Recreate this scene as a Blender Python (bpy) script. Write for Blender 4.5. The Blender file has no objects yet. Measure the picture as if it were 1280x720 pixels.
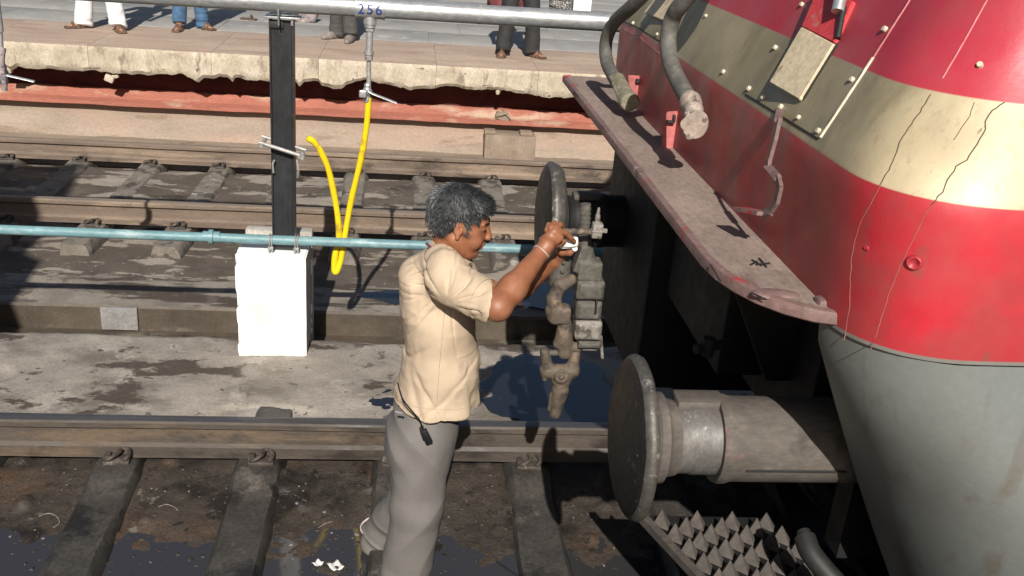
import bpy, bmesh, math, random
import numpy as np
from mathutils import Vector, Matrix
from mathutils.bvhtree import BVHTree
random.seed(7)
PI = math.pi
S = bpy.context.scene
COL = S.collection

# ------------------------------------------------------------------ camera, world, sun, exposure
FPX, PITCH, ROLL, YAW, CAMZ, CAMY = 1220.6, .3873, .0767, .1193, 2.4505, -4.1937
_F = Vector((math.sin(YAW)*math.cos(PITCH), math.cos(YAW)*math.cos(PITCH), -math.sin(PITCH)))
_R0 = Vector((math.cos(YAW), -math.sin(YAW), 0)); _U0 = _R0.cross(_F)
_R = _R0*math.cos(ROLL)+_U0*math.sin(ROLL); _U = -_R0*math.sin(ROLL)+_U0*math.cos(ROLL)
CAM = Vector((0, CAMY, CAMZ))
cd = bpy.data.cameras.new("camera"); cam = bpy.data.objects.new("camera", cd); COL.objects.link(cam)
cd.sensor_width = 36; cd.lens = FPX/1280*36; cd.clip_start = .05; cd.clip_end = 2000
m3 = Matrix((_R, _U, -_F)).transposed(); cam.matrix_world = Matrix.Translation(CAM) @ m3.to_4x4()
S.camera = cam
LDIR = Vector((.055, 1, -.735)).normalized()
W = bpy.data.worlds.new("World"); S.world = W; W.use_nodes = True
wn = W.node_tree.nodes; bg = wn['Background']; sky = wn.new('ShaderNodeTexSky'); sky.sky_type = 'NISHITA'
sky.sun_disc = False; sky.sun_elevation = math.asin(-LDIR.z); sky.sun_rotation = math.atan2(-LDIR.x, -LDIR.y)
sky.dust_density = 1.6; sky.air_density = 1.0
W.node_tree.links.new(sky.outputs[0], bg.inputs[0]); bg.inputs[1].default_value = .05
sl = bpy.data.lights.new("sun", 'SUN'); sl.energy = 4.9; sl.angle = math.radians(.5); sl.color = (1, .95, .86)
so = bpy.data.objects.new("sun", sl); COL.objects.link(so); so.rotation_euler = LDIR.to_track_quat('-Z', 'Y').to_euler()
S.view_settings.view_transform = 'Standard'; S.view_settings.look = 'None'
S.view_settings.exposure = .3; S.view_settings.gamma = 1
S.cycles.max_bounces = 6

def at(x, y, Y=None, X=None, Z=None):
    """point seen at photo pixel (x, y) on the plane Y=, X= or Z= (used to read real positions off the photograph)"""
    d = _F+_R*((x-640)/FPX)-_U*((y-360)/FPX)
    if Y is not None: t = (Y-CAM.y)/d.y
    elif X is not None: t = (X-CAM.x)/d.x
    else: t = (Z-CAM.z)/d.z
    return CAM+d*t

# ------------------------------------------------------------------ noise
def _hash(ix, iy, iz, seed):
    n = (ix*374761393+iy*668265263+iz*2147483647+seed*974634777) & 0xffffffff
    n = ((n ^ (n >> 13))*1274126177) & 0xffffffff
    n = (n ^ (n >> 16)) & 0xffff
    return n/65535.0
def vnoise(x, y, z=0., seed=0):
    x = np.asarray(x, float); y = np.asarray(y, float)+0*x; z = np.asarray(z, float)+0*x
    ix = np.floor(x).astype(np.int64); iy = np.floor(y).astype(np.int64); iz = np.floor(z).astype(np.int64)
    fx = x-ix; fy = y-iy; fz = z-iz
    fx = fx*fx*(3-2*fx); fy = fy*fy*(3-2*fy); fz = fz*fz*(3-2*fz)
    r = 0
    for a in (0, 1):
        for b in (0, 1):
            for c in (0, 1):
                r = r+_hash(ix+a, iy+b, iz+c, seed)*(fx if a else 1-fx)*(fy if b else 1-fy)*(fz if c else 1-fz)
    return r*2-1
def fbm(x, y, z=0., seed=0, o=4):
    r = 0; a = .5; s = 1.
    for k in range(o): r = r+a*vnoise(np.asarray(x)*s, np.asarray(y)*s, np.asarray(z)*s, seed+k); a *= .5; s *= 2.03
    return r

# ------------------------------------------------------------------ materials
def M(name, col, rough=.75, metal=0., var=.25, vs=7., stretch=(1, 1, 1), bump=.15, bs=70., layers=(), spec=.5, rvar=.1, coat=0., fine=.25, fs=60., bdist=.004):
    """base colour varied by noise; layers = (colour, scale, threshold, softness, stretch, roughness) patches with their own outline"""
    m = bpy.data.materials.new(name); m.use_nodes = True; nt = m.node_tree; N = nt.nodes; L = nt.links
    b = N['Principled BSDF']; b.inputs['Metallic'].default_value = metal; b.inputs['Specular IOR Level'].default_value = spec
    if coat: b.inputs['Coat Weight'].default_value = coat; b.inputs['Coat Roughness'].default_value = .25
    tc = N.new('ShaderNodeTexCoord'); oi = N.new('ShaderNodeObjectInfo')
    mu = N.new('ShaderNodeVectorMath'); mu.operation = 'SCALE'; mu.inputs['Scale'].default_value = 23.
    cb = N.new('ShaderNodeCombineXYZ')
    for k in range(3): L.new(oi.outputs['Random'], cb.inputs[k])
    L.new(cb.outputs[0], mu.inputs[0]); ad = N.new('ShaderNodeVectorMath'); L.new(tc.outputs['Object'], ad.inputs[0]); L.new(mu.outputs[0], ad.inputs[1])
    def noise(scale, st=(1, 1, 1), det=6, rgh=.6, off=0.):
        mp = N.new('ShaderNodeMapping'); mp.inputs['Scale'].default_value = st; mp.inputs['Location'].default_value = (off, off*1.7, off*.6)
        L.new(ad.outputs[0], mp.inputs[0]); n = N.new('ShaderNodeTexNoise'); n.inputs['Scale'].default_value = scale
        n.inputs['Detail'].default_value = det; n.inputs['Roughness'].default_value = rgh; L.new(mp.outputs[0], n.inputs['Vector']); return n.outputs['Fac']
    def ramp(fac, a, bb, ca, cbb):
        r = N.new('ShaderNodeMapRange'); r.inputs[1].default_value = a; r.inputs[2].default_value = bb; r.inputs[3].default_value = ca; r.inputs[4].default_value = cbb
        L.new(fac, r.inputs[0]); return r.outputs[0]
    def mixc(f, A, B):
        x = N.new('ShaderNodeMix'); x.data_type = 'RGBA'
        if isinstance(f, float): x.inputs[0].default_value = f
        else: L.new(f, x.inputs[0])
        for s, v in ((6, A), (7, B)):
            if isinstance(v, tuple): x.inputs[s].default_value = v+(1,) if len(v) == 3 else v
            else: L.new(v, x.inputs[s])
        return x.outputs[2]
    lo = tuple(c*(1-var) for c in col); hi = tuple(min(1, c*(1+var)) for c in col)
    c = mixc(ramp(noise(vs, stretch), .3, .7, 0, 1), lo, hi)
    rg = ramp(noise(vs*1.7, stretch, off=3.), .3, .7, max(.02, rough-rvar), min(1, rough+rvar))
    for k, ly in enumerate(layers):
        lc, s, th, sf = ly[:4]; st = ly[4] if len(ly) > 4 else (1, 1, 1); lr = ly[5] if len(ly) > 5 else None
        f = ramp(noise(s, st, 8, .62, 11.3*(k+1)), th-sf, th+sf, 0, 1)
        c = mixc(f, c, lc)
        if lr is not None:
            x = N.new('ShaderNodeMix'); L.new(f, x.inputs[0]); L.new(rg, x.inputs[2]); x.inputs[3].default_value = lr; rg = x.outputs[0]
    if fine:
        f = ramp(noise(fs, stretch, 4, .7, 5.), .35, .75, 1-fine, 1+fine*.6)
        v = N.new('ShaderNodeVectorMath'); v.operation = 'SCALE'; L.new(c, v.inputs[0]); L.new(f, v.inputs['Scale']); c = v.outputs[0]
    L.new(c, b.inputs['Base Color']); L.new(rg, b.inputs['Roughness'])
    if bump:
        bp = N.new('ShaderNodeBump'); bp.inputs['Strength'].default_value = bump; bp.inputs['Distance'].default_value = bdist
        L.new(noise(bs, stretch, 8, .7, 1.), bp.inputs['Height']); L.new(bp.outputs[0], b.inputs['Normal'])
    m['_c'] = 1; return m

WET = (.045, .036, .028)
m_mid = M('mid_concrete', (.30, .265, .23), .85, var=.22, vs=3, bump=.5, bs=45, layers=[((.17, .145, .12), 2.2, .54, .06, (.6, 1, 1)), ((.36, .32, .28), 4, .60, .03), ((.085, .066, .05), 1.9, .575, .012, (.7, 1.3, 1), .5), ((.12, .10, .085), 8, .63, .02), ((.06, .05, .04), 17, .68, .015)])
m_far = M('far_bed_concrete', (.10, .08, .064), .8, var=.3, vs=4, bump=.6, bs=40, layers=[((.29, .25, .21), 2.3, .55, .012, (.55, 1.5, 1), .85), ((.04, .032, .026), 1.6, .60, .02, (.5, 1, 1), .5), ((.30, .26, .22), 9, .67, .02)])
m_farshelf = M('bed_edge_concrete', (.23, .20, .17), .85, var=.25, vs=4, bump=.5, bs=40, layers=[((.075, .06, .045), 2.2, .54, .02, (.45, 2.2, 1), .6), ((.12, .1, .085), 6, .60, .04)])
m_drainwall = M('drain_concrete', (.085, .066, .048), .6, var=.3, vs=4, bump=.4, layers=[((.17, .15, .12), 3.1, .60, .04, (.5, 1, 1.)), ((.03, .024, .02), 5, .62, .05, (1, 1, .4))])
m_drainpatch = M('cement_patch', (.25, .24, .235), .85, bump=.6, bs=30)
m_bed = M('oily_track_bed', (.058, .046, .036), .6, var=.35, vs=5, bump=.8, bs=50, bdist=.008, layers=[((.095, .058, .036), 2.1, .60, .06), ((.026, .021, .018), 2.6, .55, .04, (1, 1, 1), .35), ((.17, .145, .12), 3.6, .66, .012), ((.02, .017, .015), 11, .62, .03), ], fine=.45, fs=90)
m_sleeper = M('oily_sleeper', (.062, .055, .048), .55, var=.3, vs=6, bump=.6, bs=40, layers=[((.022, .02, .018), 3, .55, .05, (1, 1, 1), .3), ((.12, .105, .09), 5, .64, .03)], fine=.4)
m_sleeper2 = M('dusty_sleeper', (.19, .165, .14), .85, var=.25, vs=7, bump=.6, bs=40, layers=[((.07, .06, .05), 6, .56, .03), ((.33, .3, .27), 9, .64, .02)])
m_rail = M('rusty_rail', (.078, .062, .05), .72, var=.3, vs=4, stretch=(.5, 2, 2), bump=.4, bs=60, layers=[((.14, .10, .068), 3, .58, .05, (.4, 2, 3)), ((.04, .032, .026), 3.5, .56, .05, (.6, 1, 1), .5)])
m_rail2 = M('dusty_rail', (.17, .125, .095), .8, var=.22, vs=4, stretch=(.5, 2, 2), bump=.4, bs=60, layers=[((.27, .2, .145), 3, .56, .06, (.4, 2, 3)), ((.075, .055, .042), 3.5, .60, .05, (.6, 1, 1))])
m_railtop = M('worn_rail_head', (.13, .125, .13), .38, metal=.55, var=.2, vs=5, stretch=(.3, 5, 1), bump=.1, layers=[((.09, .075, .06), 4, .6, .06, (.3, 4, 1), .6)])
m_railtop2 = M('dusty_rail_head', (.25, .20, .16), .65, metal=.15, var=.15, vs=5, stretch=(.3, 5, 1), bump=.1)
m_clip = M('rail_clip_iron', (.075, .062, .052), .65, metal=.2, var=.4, vs=25, layers=[((.2, .17, .14), 20, .6, .05)])
m_wall = M('shaded_red_wall', (.10, .022, .018), .9, var=.2, vs=3, stretch=(.5, 1, 2), bump=.4, layers=[((.05, .014, .012), 4, .58, .05)])  # wall red darkened in colour to hold the shade under the coping
m_ledge = M('sunlit_dusty_ledge', (.37, .13, .09), .85, var=.15, vs=4, stretch=(.4, 1, 2), bump=.4, layers=[((.48, .33, .24), 4, .58, .06, (.4, 1, 1))])  # salmon tone paints in the sunlit strip of the red wall
m_base = M('pink_beige_plaster', (.33, .262, .205), .88, var=.15, vs=2.5, stretch=(.6, 1, 2), bump=.4, layers=[((.38, .27, .21), 2, .55, .1, (.4, 1, 2)), ((.25, .19, .14), 5, .62, .04, (.3, 1, 1.5)), ((.12, .09, .07), 16, .72, .01)])
m_basebed = M('pale_dusty_bed', (.27, .215, .165), .88, var=.2, vs=4, stretch=(.4, 1, 1), bump=.5, layers=[((.15, .12, .095), 4, .6, .03, (.4, 1.5, 1))])
m_lip = M('worn_coping_concrete', (.50, .42, .32), .88, var=.15, vs=9, stretch=(1, 1, .5), bump=.9, bs=35, bdist=.01, layers=[((.58, .50, .40), 5, .56, .06, (1, 1, .3)), ((.3, .24, .18), 7, .60, .04, (1, 1, .35)), ((.14, .11, .085), 13, .68, .015), ((.2, .16, .12), 4, .66, .01, (.5, 1, 2.5))])
m_cop = M('pinkish_coping_top', (.40, .30, .235), .85, var=.12, vs=2, stretch=(.5, 1, 1), bump=.3, layers=[((.46, .36, .28), 2.5, .56, .07, (.4, 1, 1)), ((.33, .22, .17), 3, .6, .08, (.4, 2, 1))])
m_pave = M('grey_platform_paving', (.335, .32, .30), .8, var=.1, vs=2, bump=.2, layers=[((.27, .265, .26), 1.5, .56, .08), ((.42, .41, .40), 3, .63, .05)])
m_bandline = M('dark_joint_strip', (.19, .18, .175), .85)
m_pier = M('grey_pier_concrete', (.27, .205, .155), .88, var=.18, vs=8, bump=.6)
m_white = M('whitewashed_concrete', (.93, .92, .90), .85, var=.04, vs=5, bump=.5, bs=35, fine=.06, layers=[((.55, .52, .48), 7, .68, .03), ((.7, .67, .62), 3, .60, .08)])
m_blockside = M('block_shade_kerb_grey', (.42, .39, .35), .88, var=.15, vs=7, bump=.6, bs=35, layers=[((.62, .6, .56), 5, .62, .03)])  # block sides carry their shade as grey colour; the rear kerb is grey itself
m_post = M('black_painted_steel', (.022, .023, .026), .42, var=.3, vs=9, stretch=(1, 1, .4), bump=.25, bs=60, layers=[((.07, .055, .045), 12, .68, .02)])
m_galv = M('galvanised_steel', (.56, .57, .58), .38, metal=.65, var=.12, vs=9, stretch=(.4, 1, 1), bump=.12, bs=80, layers=[((.4, .39, .36), 10, .64, .04, (1, 1, 1), .6)])
m_galvd = M('dull_galvanised', (.40, .39, .38), .55, metal=.4, var=.2, vs=14, bump=.2, layers=[((.2, .16, .13), 14, .66, .03)])
m_bluepipe = M('pale_blue_painted_pipe', (.16, .29, .32), .5, var=.14, vs=7, stretch=(.4, 1, 1), bump=.12, layers=[((.30, .42, .44), 8, .60, .05, (.4, 1, 1)), ((.10, .15, .16), 12, .70, .02)])
m_yellow = M('yellow_hose_rubber', (.85, .60, .012), .42, var=.08, vs=12, bump=.08, fine=.06, layers=[((.55, .38, .03), 14, .62, .05), ((.3, .2, .05), 40, .70, .02)])
m_bluetext = M('blue_stencil_paint', (.02, .045, .22), .6, fine=.1)
m_paper = M('white_litter_paper', (.78, .77, .76), .8, fine=.1)
m_stone = M('pale_litter_grit', (.22, .19, .16), .85, var=.4, vs=40)
m_darkgrit = M('dark_grit', (.035, .028, .022), .7, var=.4, vs=40)
# locomotive
m_grey = M('loco_grey_paint', (.16, .175, .17), .5, var=.08, vs=2.0, bump=.1, bs=10, fine=.08, layers=[((.135, .14, .132), 2.2, .58, .12, (1, 1, .3)), ((.09, .085, .075), 30, .73, .02, (1, 1, .4)), ((.13, .12, .105), 9, .64, .08, (1.5, 1.5, .12))])
m_shelf = M('dusty_footplate', (.265, .20, .17), .82, var=.15, vs=4, stretch=(1, .5, 1), bump=.3, layers=[((.33, .25, .21), 5, .57, .06, (1.5, .5, 1)), ((.17, .11, .095), 6, .62, .05, (2, .6, 1)), ((.4, .34, .30), 17, .71, .02)])
m_lipm = M('footplate_edge_metal', (.20, .125, .115), .6, var=.3, vs=10, bump=.3, layers=[((.40, .03, .04), 5, .60, .02), ((.42, .36, .33), 14, .66, .03)])
m_redbr = M('faded_red_casting', (.50, .15, .14), .65, var=.2, vs=14, bump=.3, layers=[((.36, .25, .22), 12, .62, .04)])
m_redpaint = M('bracket_red_paint', (.40, .03, .045), .5, var=.15, vs=9, layers=[((.35, .2, .17), 12, .64, .04)])
m_hose = M('dusty_rubber_hose', (.11, .105, .095), .7, var=.15, vs=12, bump=.2, layers=[((.18, .165, .145), 9, .6, .06)])
m_coup = M('worn_coupling_metal', (.36, .29, .245), .6, metal=.1, var=.3, vs=22, bump=.6, bs=60, layers=[((.14, .10, .085), 20, .6, .04), ((.5, .46, .4), 26, .66, .03)])
m_coupg = M('green_grey_coupling', (.20, .18, .125), .65, var=.3, vs=18, bump=.5, layers=[((.34, .31, .24), 22, .62, .04)])
m_face = M('greasy_buffer_face', (.012, .0115, .011), .5, metal=.0, var=.3, vs=12, bump=.8, bs=55, layers=[((.05, .046, .042), 30, .64, .03), ((.25, .24, .22), 60, .70, .01)])
m_rim = M('worn_buffer_rim', (.105, .098, .088), .5, metal=.35, var=.3, vs=16, bump=.5, bs=60, layers=[((.36, .34, .32), 22, .62, .04, (1, 1, 1), .35)])
m_plun = M('polished_plunger_steel', (.14, .132, .125), .55, metal=.25, var=.25, vs=9, stretch=(2, 1, 1), bump=.3, layers=[((.34, .33, .31), 16, .63, .03, (1, 1, 1), .5), ((.17, .14, .12), 7, .60, .06, (1, 1, 1), .6)])
m_case = M('dusty_buffer_casing', (.105, .09, .078), .75, var=.18, vs=6, stretch=(.5, 1, 1), bump=.35, layers=[((.17, .095, .085), 5, .68, .02), ((.145, .125, .108), 7, .60, .05), ((.06, .05, .044), 5, .62, .05)])
m_under = M('underframe_shade_black', (.009, .0085, .0085), .7, var=.3, vs=9)  # near-black that also stands for the shade under the nose
m_iron = M('dusty_brown_iron', (.115, .088, .066), .75, var=.22, vs=14, bump=.6, bs=50, layers=[((.23, .165, .11), 12, .58, .04), ((.06, .048, .038), 13, .58, .03)])
m_iron2 = M('grey_dusty_iron', (.105, .096, .083), .7, metal=.1, var=.22, vs=14, bump=.6, bs=50, layers=[((.17, .15, .13), 16, .6, .05), ((.06, .05, .042), 13, .64, .03)])
m_ironw = M('scuffed_white_iron', (.26, .235, .21), .6, var=.3, vs=25, bump=.6, bs=50, layers=[((.10, .085, .07), 24, .54, .03)])
m_toothm = M('grip_plate_metal', (.085, .073, .064), .7, var=.2, vs=18, bump=.4, layers=[((.11, .09, .075), 16, .6, .04)])
m_glass = M('dark_cab_glass', (.02, .025, .03), .06, fine=0, bump=0)
m_rubber = M('black_rubber_strip', (.02, .02, .02), .6)
m_padc = M('bright_cream_pad', (.66, .55, .38), .5, var=.1, layers=[((.4, .3, .18), 14, .62, .04)])  # brighter than the cream on the nose around it
m_padr = M('bright_red_pad', (.55, .05, .06), .5, var=.1, layers=[((.5, .3, .2), 14, .66, .04)])  # brighter than the red on the nose around it
m_weldc = M('cream_weld_bead', (.62, .55, .43), .6, fine=.15)
m_weldr = M('pale_red_weld_bead', (.50, .16, .17), .6, fine=.15)
m_crack = M('dark_paint_crack', (.10, .075, .05), .9, fine=.2)
m_crackr = M('brown_drip_line', (.36, .13, .11), .7, fine=.2)
# people
m_skin = M('brown_skin', (.27, .105, .052), .5, var=.12, vs=12, bump=.15, bs=160, bdist=.001, fine=.1, layers=[((.33, .15, .085), 9, .6, .1)])
m_skin2 = M('warm_brown_skin', (.36, .17, .10), .55, var=.12, vs=12)
m_shirt = M('khaki_cotton', (.51, .395, .285), .85, var=.06, vs=5, bump=.25, bs=260, bdist=.001, fine=.07, fs=220, layers=[((.45, .345, .245), 4, .62, .08)])
m_trou = M('grey_trouser_cloth', (.16, .147, .138), .85, var=.09, vs=6, bump=.25, bs=260, bdist=.001, fine=.1, fs=220, layers=[((.20, .183, .17), 4, .6, .1)])
m_cuff = M('pale_cuff_lining', (.62, .5, .46), .8)
m_blackpl = M('black_plastic', (.015, .015, .017), .4)
m_thread = M('pale_wrist_thread', (.6, .5, .48), .8)
m_shoe = M('brown_leather', (.07, .04, .025), .5)
m_whitecl = M('white_cloth', (.85, .84, .82), .85, var=.03, fine=.04)
m_jeans = M('blue_denim', (.065, .14, .25), .85, var=.25, vs=14, fine=.2, fs=150)
m_dkgrey = M('dark_grey_cloth', (.075, .07, .068), .85, var=.15)
m_black = M('charcoal_cloth', (.028, .027, .028), .8, var=.2)
m_maroon = M('maroon_cloth', (.14, .035, .04), .85)
m_print = M('patterned_cloth', (.05, .05, .06), .85, layers=[((.6, .58, .5), 60, .55, .02), ((.25, .1, .12), 40, .62, .02)])
m_pinkcl = M('pinkish_checked_cloth', (.36, .3, .29), .85, layers=[((.16, .16, .2), 30, .56, .03), ((.55, .4, .38), 25, .62, .03)])
m_shade = M('shadow_caster_plaster', (.5, .45, .36), .85)  # plaster of the added shadow-casting wall

def hairmat():
    m = M('greying_black_hair', (.018, .019, .022), .5, var=.3, vs=18, stretch=(1, 1, 1), bump=.4, bs=140, bdist=.002, fine=.3, fs=140, layers=[((.05, .053, .06), 26, .58, .05), ((.14, .15, .165), 55, .68, .03)])
    return m
m_hair = hairmat()
m_hairs = M('grey_hair_strand', (.06, .064, .068), .45, var=.9, vs=60, fine=.5, fs=200)

# banded locomotive paint: the bands are real paint, laid by height on the shell
def body_paint():
    m = bpy.data.materials.new('loco_body_paint'); m.use_nodes = True; nt = m.node_tree; N = nt.nodes; L = nt.links; b = N['Principled BSDF']
    tc = N.new('ShaderNodeTexCoord'); sp = N.new('ShaderNodeSeparateXYZ'); L.new(tc.outputs['Object'], sp.inputs[0])
    def noise(sc, st=(1, 1, 1), det=6, off=0, r=.6):
        mp = N.new('ShaderNodeMapping'); mp.inputs['Scale'].default_value = st; mp.inputs['Location'].default_value = (off, off, off)
        L.new(tc.outputs['Object'], mp.inputs[0]); n = N.new('ShaderNodeTexNoise'); n.inputs['Scale'].default_value = sc; n.inputs['Detail'].default_value = det; n.inputs['Roughness'].default_value = r
        L.new(mp.outputs[0], n.inputs['Vector']); return n.outputs['Fac']
    def mr(f, a, c, lo=0., hi=1.):
        r = N.new('ShaderNodeMapRange'); L.new(f, r.inputs[0])
        for k, v in zip((1, 2, 3, 4), (a, c, lo, hi)): r.inputs[k].default_value = v
        return r.outputs[0]
    def mix(f, A, B):
        x = N.new('ShaderNodeMix'); x.data_type = 'RGBA'; L.new(f, x.inputs[0])
        for s, v in ((6, A), (7, B)):
            if isinstance(v, tuple): x.inputs[s].default_value = v+(1,)
            else: L.new(v, x.inputs[s])
        return x.outputs[2]
    def mul(a, c):
        x = N.new('ShaderNodeMath'); x.operation = 'MULTIPLY'; L.new(a, x.inputs[0])
        if isinstance(c, float): x.inputs[1].default_value = c
        else: L.new(c, x.inputs[1])
        return x.outputs[0]
    z = sp.outputs['Z']
    red = mix(mr(noise(3), .35, .65), (.47, .010, .026), (.54, .016, .034))
    red = mix(mul(mr(noise(2.4, off=4), .52, .62), .55), red, (.30, .03, .035))            # grime patches
    red = mix(mul(mr(noise(9, (1, 1, .35), off=9), .60, .66), .6), red, (.20, .06, .05))
    red = mix(mr(noise(45, off=2), .745, .765), red, (.55, .45, .4))                 # chips
    cream = mix(mr(noise(4, (1, 1, .5), off=1), .35, .65), (.66, .53, .335), (.74, .62, .42))
    cream = mix(mul(mr(noise(22, (2, 2, .6), off=6, det=9, r=.75), .54, .66), .55), cream, (.36, .28, .16))
    cream = mix(mr(noise(9, (1.5, 1.5, .5), off=12, det=9, r=.7), .665, .69), cream, (.22, .16, .08))
    cream = mix(mr(noise(60, off=3), .72, .75), cream, (.2, .15, .09))
    grey = mix(mr(noise(2.2, off=7), .4, .7), (.215, .215, .20), (.16, .158, .145))
    grey = mix(mr(noise(30, (1, 1, .3), off=8), .68, .72), grey, (.11, .1, .09))
    up = mix(mr(noise(3, off=5), .35, .65), (.44, .015, .04), (.50, .022, .05))
    up = mix(mr(noise(40, off=14), .74, .76), up, (.2, .12, .12))
    nose = mr(sp.outputs['Y'], -1.52, -1.24)          # nose end tinted darker: grime plus the front's shade put into the colour
    gr = mul(nose, mr(noise(1.7, off=31), .25, .6, .6, 1.)); streak = mul(nose, mr(noise(7, (1.2, 1.2, .25), off=33, det=9), .5, .66))
    cream = mix(mul(gr, .97), cream, (.19, .165, .09)); cream = mix(mul(streak, .5), cream, (.13, .105, .055))
    red = mix(mul(gr, .40), red, (.16, .028, .03)); red = mix(mul(streak, .45), red, (.16, .09, .075)); up = mix(mul(gr, .25), up, (.22, .04, .06))
    drip = mr(noise(10, (1, 1, .12), off=41, det=4), .60, .70); red = mix(mul(drip, .35), red, (.26, .05, .045))
    soot_shade = mul(mr(noise(1.5, off=52, det=8), .54, .62), mr(sp.outputs['X'], 1.32, 1.05)); red = mix(mul(soot_shade, .75), red, (.055, .02, .018))  # dark patch by the corner: soot mixed with painted shade
    c = mix(mr(z, 1.568, 1.571), grey, red); c = mix(mr(z, 1.917, 1.920), c, cream); c = mix(mr(z, 2.112, 2.115), c, up)
    # thick dust lying low on the nose front
    dust = mul(mr(noise(5, off=20), .35, .65), .22)
    c = mix(dust, c, (.20, .15, .12))
    L.new(c, b.inputs['Base Color'])
    L.new(mr(noise(6, off=10), .3, .7, .34, .6), b.inputs['Roughness']); b.inputs['Coat Weight'].default_value = .1; b.inputs['Coat Roughness'].default_value = .35
    bp = N.new('ShaderNodeBump'); bp.inputs['Strength'].default_value = .25; bp.inputs['Distance'].default_value = .004
    L.new(noise(25, (1, 1, .6), det=8, off=2, r=.7), bp.inputs['Height']); bp2 = N.new('ShaderNodeBump'); bp2.inputs['Strength'].default_value = .35; bp2.inputs['Distance'].default_value = .02
    L.new(noise(2.2, det=2), bp2.inputs['Height']); L.new(bp.outputs[0], bp2.inputs['Normal']); L.new(bp2.outputs[0], b.inputs['Normal'])
    return m
m_body = body_paint()
def watermat():
    m = bpy.data.materials.new('oily_water'); m.use_nodes = True; b = m.node_tree.nodes['Principled BSDF']
    b.inputs['Base Color'].default_value = (.016, .017, .022, 1); b.inputs['Roughness'].default_value = .06; b.inputs['IOR'].default_value = 1.6
    b.inputs['Specular IOR Level'].default_value = .8
    n = m.node_tree.nodes.new('ShaderNodeTexNoise'); n.inputs['Scale'].default_value = 9; bp = m.node_tree.nodes.new('ShaderNodeBump'); bp.inputs['Strength'].default_value = .03
    m.node_tree.links.new(n.outputs['Fac'], bp.inputs['Height']); m.node_tree.links.new(bp.outputs[0], b.inputs['Normal']); return m
m_water = watermat(); m_water.node_tree.nodes['Principled BSDF'].inputs['Base Color'].default_value = (.037, .035, .038, 1)
m_water2 = watermat(); m_water2.name = 'clear_thin_water'

# ------------------------------------------------------------------ object helpers
def tag(o, label=None, cat=None, group=None, kind=None):
    for k, v in (('label', label), ('category', cat), ('group', group), ('kind', kind)):
        if v: o[k] = v
    return o
def thing(name, label, cat, loc=(0, 0, 0), group=None):
    o = bpy.data.objects.new(name, None); o.empty_display_size = .1; COL.objects.link(o); o.location = loc; o['w'] = list(loc)
    return tag(o, label, cat, group)
def worg(p):
    return Vector(p['w']) if p is not None and 'w' in p else Vector((0, 0, 0))
def smooth(me, ang=40):
    me.shade_smooth()
    try: me.set_sharp_from_angle(angle=math.radians(ang))
    except Exception: pass
def link(name, me, mat, parent=None, smoothang=40, org=None):
    """org = world point that becomes the object's origin; vertices come in world coordinates"""
    base = Vector(org) if org is not None else worg(parent)
    me.transform(Matrix.Translation(-base))
    if mat is not None:
        for mm in (mat if isinstance(mat, (list, tuple)) else [mat]): me.materials.append(mm)
    if smoothang is not None: smooth(me, smoothang)
    me.update(); o = bpy.data.objects.new(name, me); COL.objects.link(o); o['w'] = list(base)
    if parent is not None: o.parent = parent; o.location = base-worg(parent)
    else: o.location = base
    return o
def bmobj(name, bm, mat, parent=None, ang=40, org=None):
    bmesh.ops.recalc_face_normals(bm, faces=bm.faces)
    me = bpy.data.meshes.new(name); bm.to_mesh(me); bm.free(); return link(name, me, mat, parent, ang, org)
def pymesh(name, v, f):
    me = bpy.data.meshes.new(name); me.from_pydata([tuple(x) for x in v], [], [tuple(x) for x in f]); me.validate(); return me
def frame(z):
    z = Vector(z).normalized(); a = Vector((0, 0, 1)) if abs(z.z) < .9 else Vector((1, 0, 0))
    x = a.cross(z).normalized(); y = z.cross(x); return Matrix((x, y, z)).transposed()
def box(bm, c, s, rot=None, bev=0.):
    r = bmesh.ops.create_cube(bm, size=1); vs = r['verts']
    Mx = Matrix.Translation(Vector(c)) @ (rot.to_4x4() if rot else Matrix.Identity(4)) @ Matrix.Diagonal((s[0], s[1], s[2], 1))
    bmesh.ops.transform(bm, matrix=Mx, verts=vs)
    if bev:
        es = list({e for v in vs for e in v.link_edges}); bmesh.ops.bevel(bm, geom=es, offset=bev, segments=2, affect='EDGES', profile=.5)
def bb(bm, x0, x1, y0, y1, z0, z1, bev=0.): box(bm, ((x0+x1)/2, (y0+y1)/2, (z0+z1)/2), (x1-x0, y1-y0, z1-z0), None, bev)
def cyl(bm, a, b, r0, r1=None, seg=20):
    a = Vector(a); b = Vector(b); r1 = r0 if r1 is None else r1; Fm = frame(b-a)
    Mx = Matrix.Translation((a+b)/2) @ Fm.to_4x4()
    bmesh.ops.create_cone(bm, cap_ends=True, segments=seg, radius1=r0, radius2=r1, depth=(b-a).length, matrix=Mx)
def lathe(bm, a, d, prof, seg=48, mi=None):
    a = Vector(a); Fm = frame(d); rings = []
    for (t, r) in prof:
        rings.append([bm.verts.new(a+Fm @ Vector((r*math.cos(2*PI*k/seg), r*math.sin(2*PI*k/seg), t))) for k in range(seg)])
    for i in range(len(rings)-1):
        for k in range(seg):
            f = bm.faces.new((rings[i][k], rings[i][(k+1) % seg], rings[i+1][(k+1) % seg], rings[i+1][k]))
            if mi: f.material_index = mi[i]
    for rg, ii in ((rings[0], 0), (rings[-1], -1)):
        f = bm.faces.new(rg)
        if mi: f.material_index = mi[ii]
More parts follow.
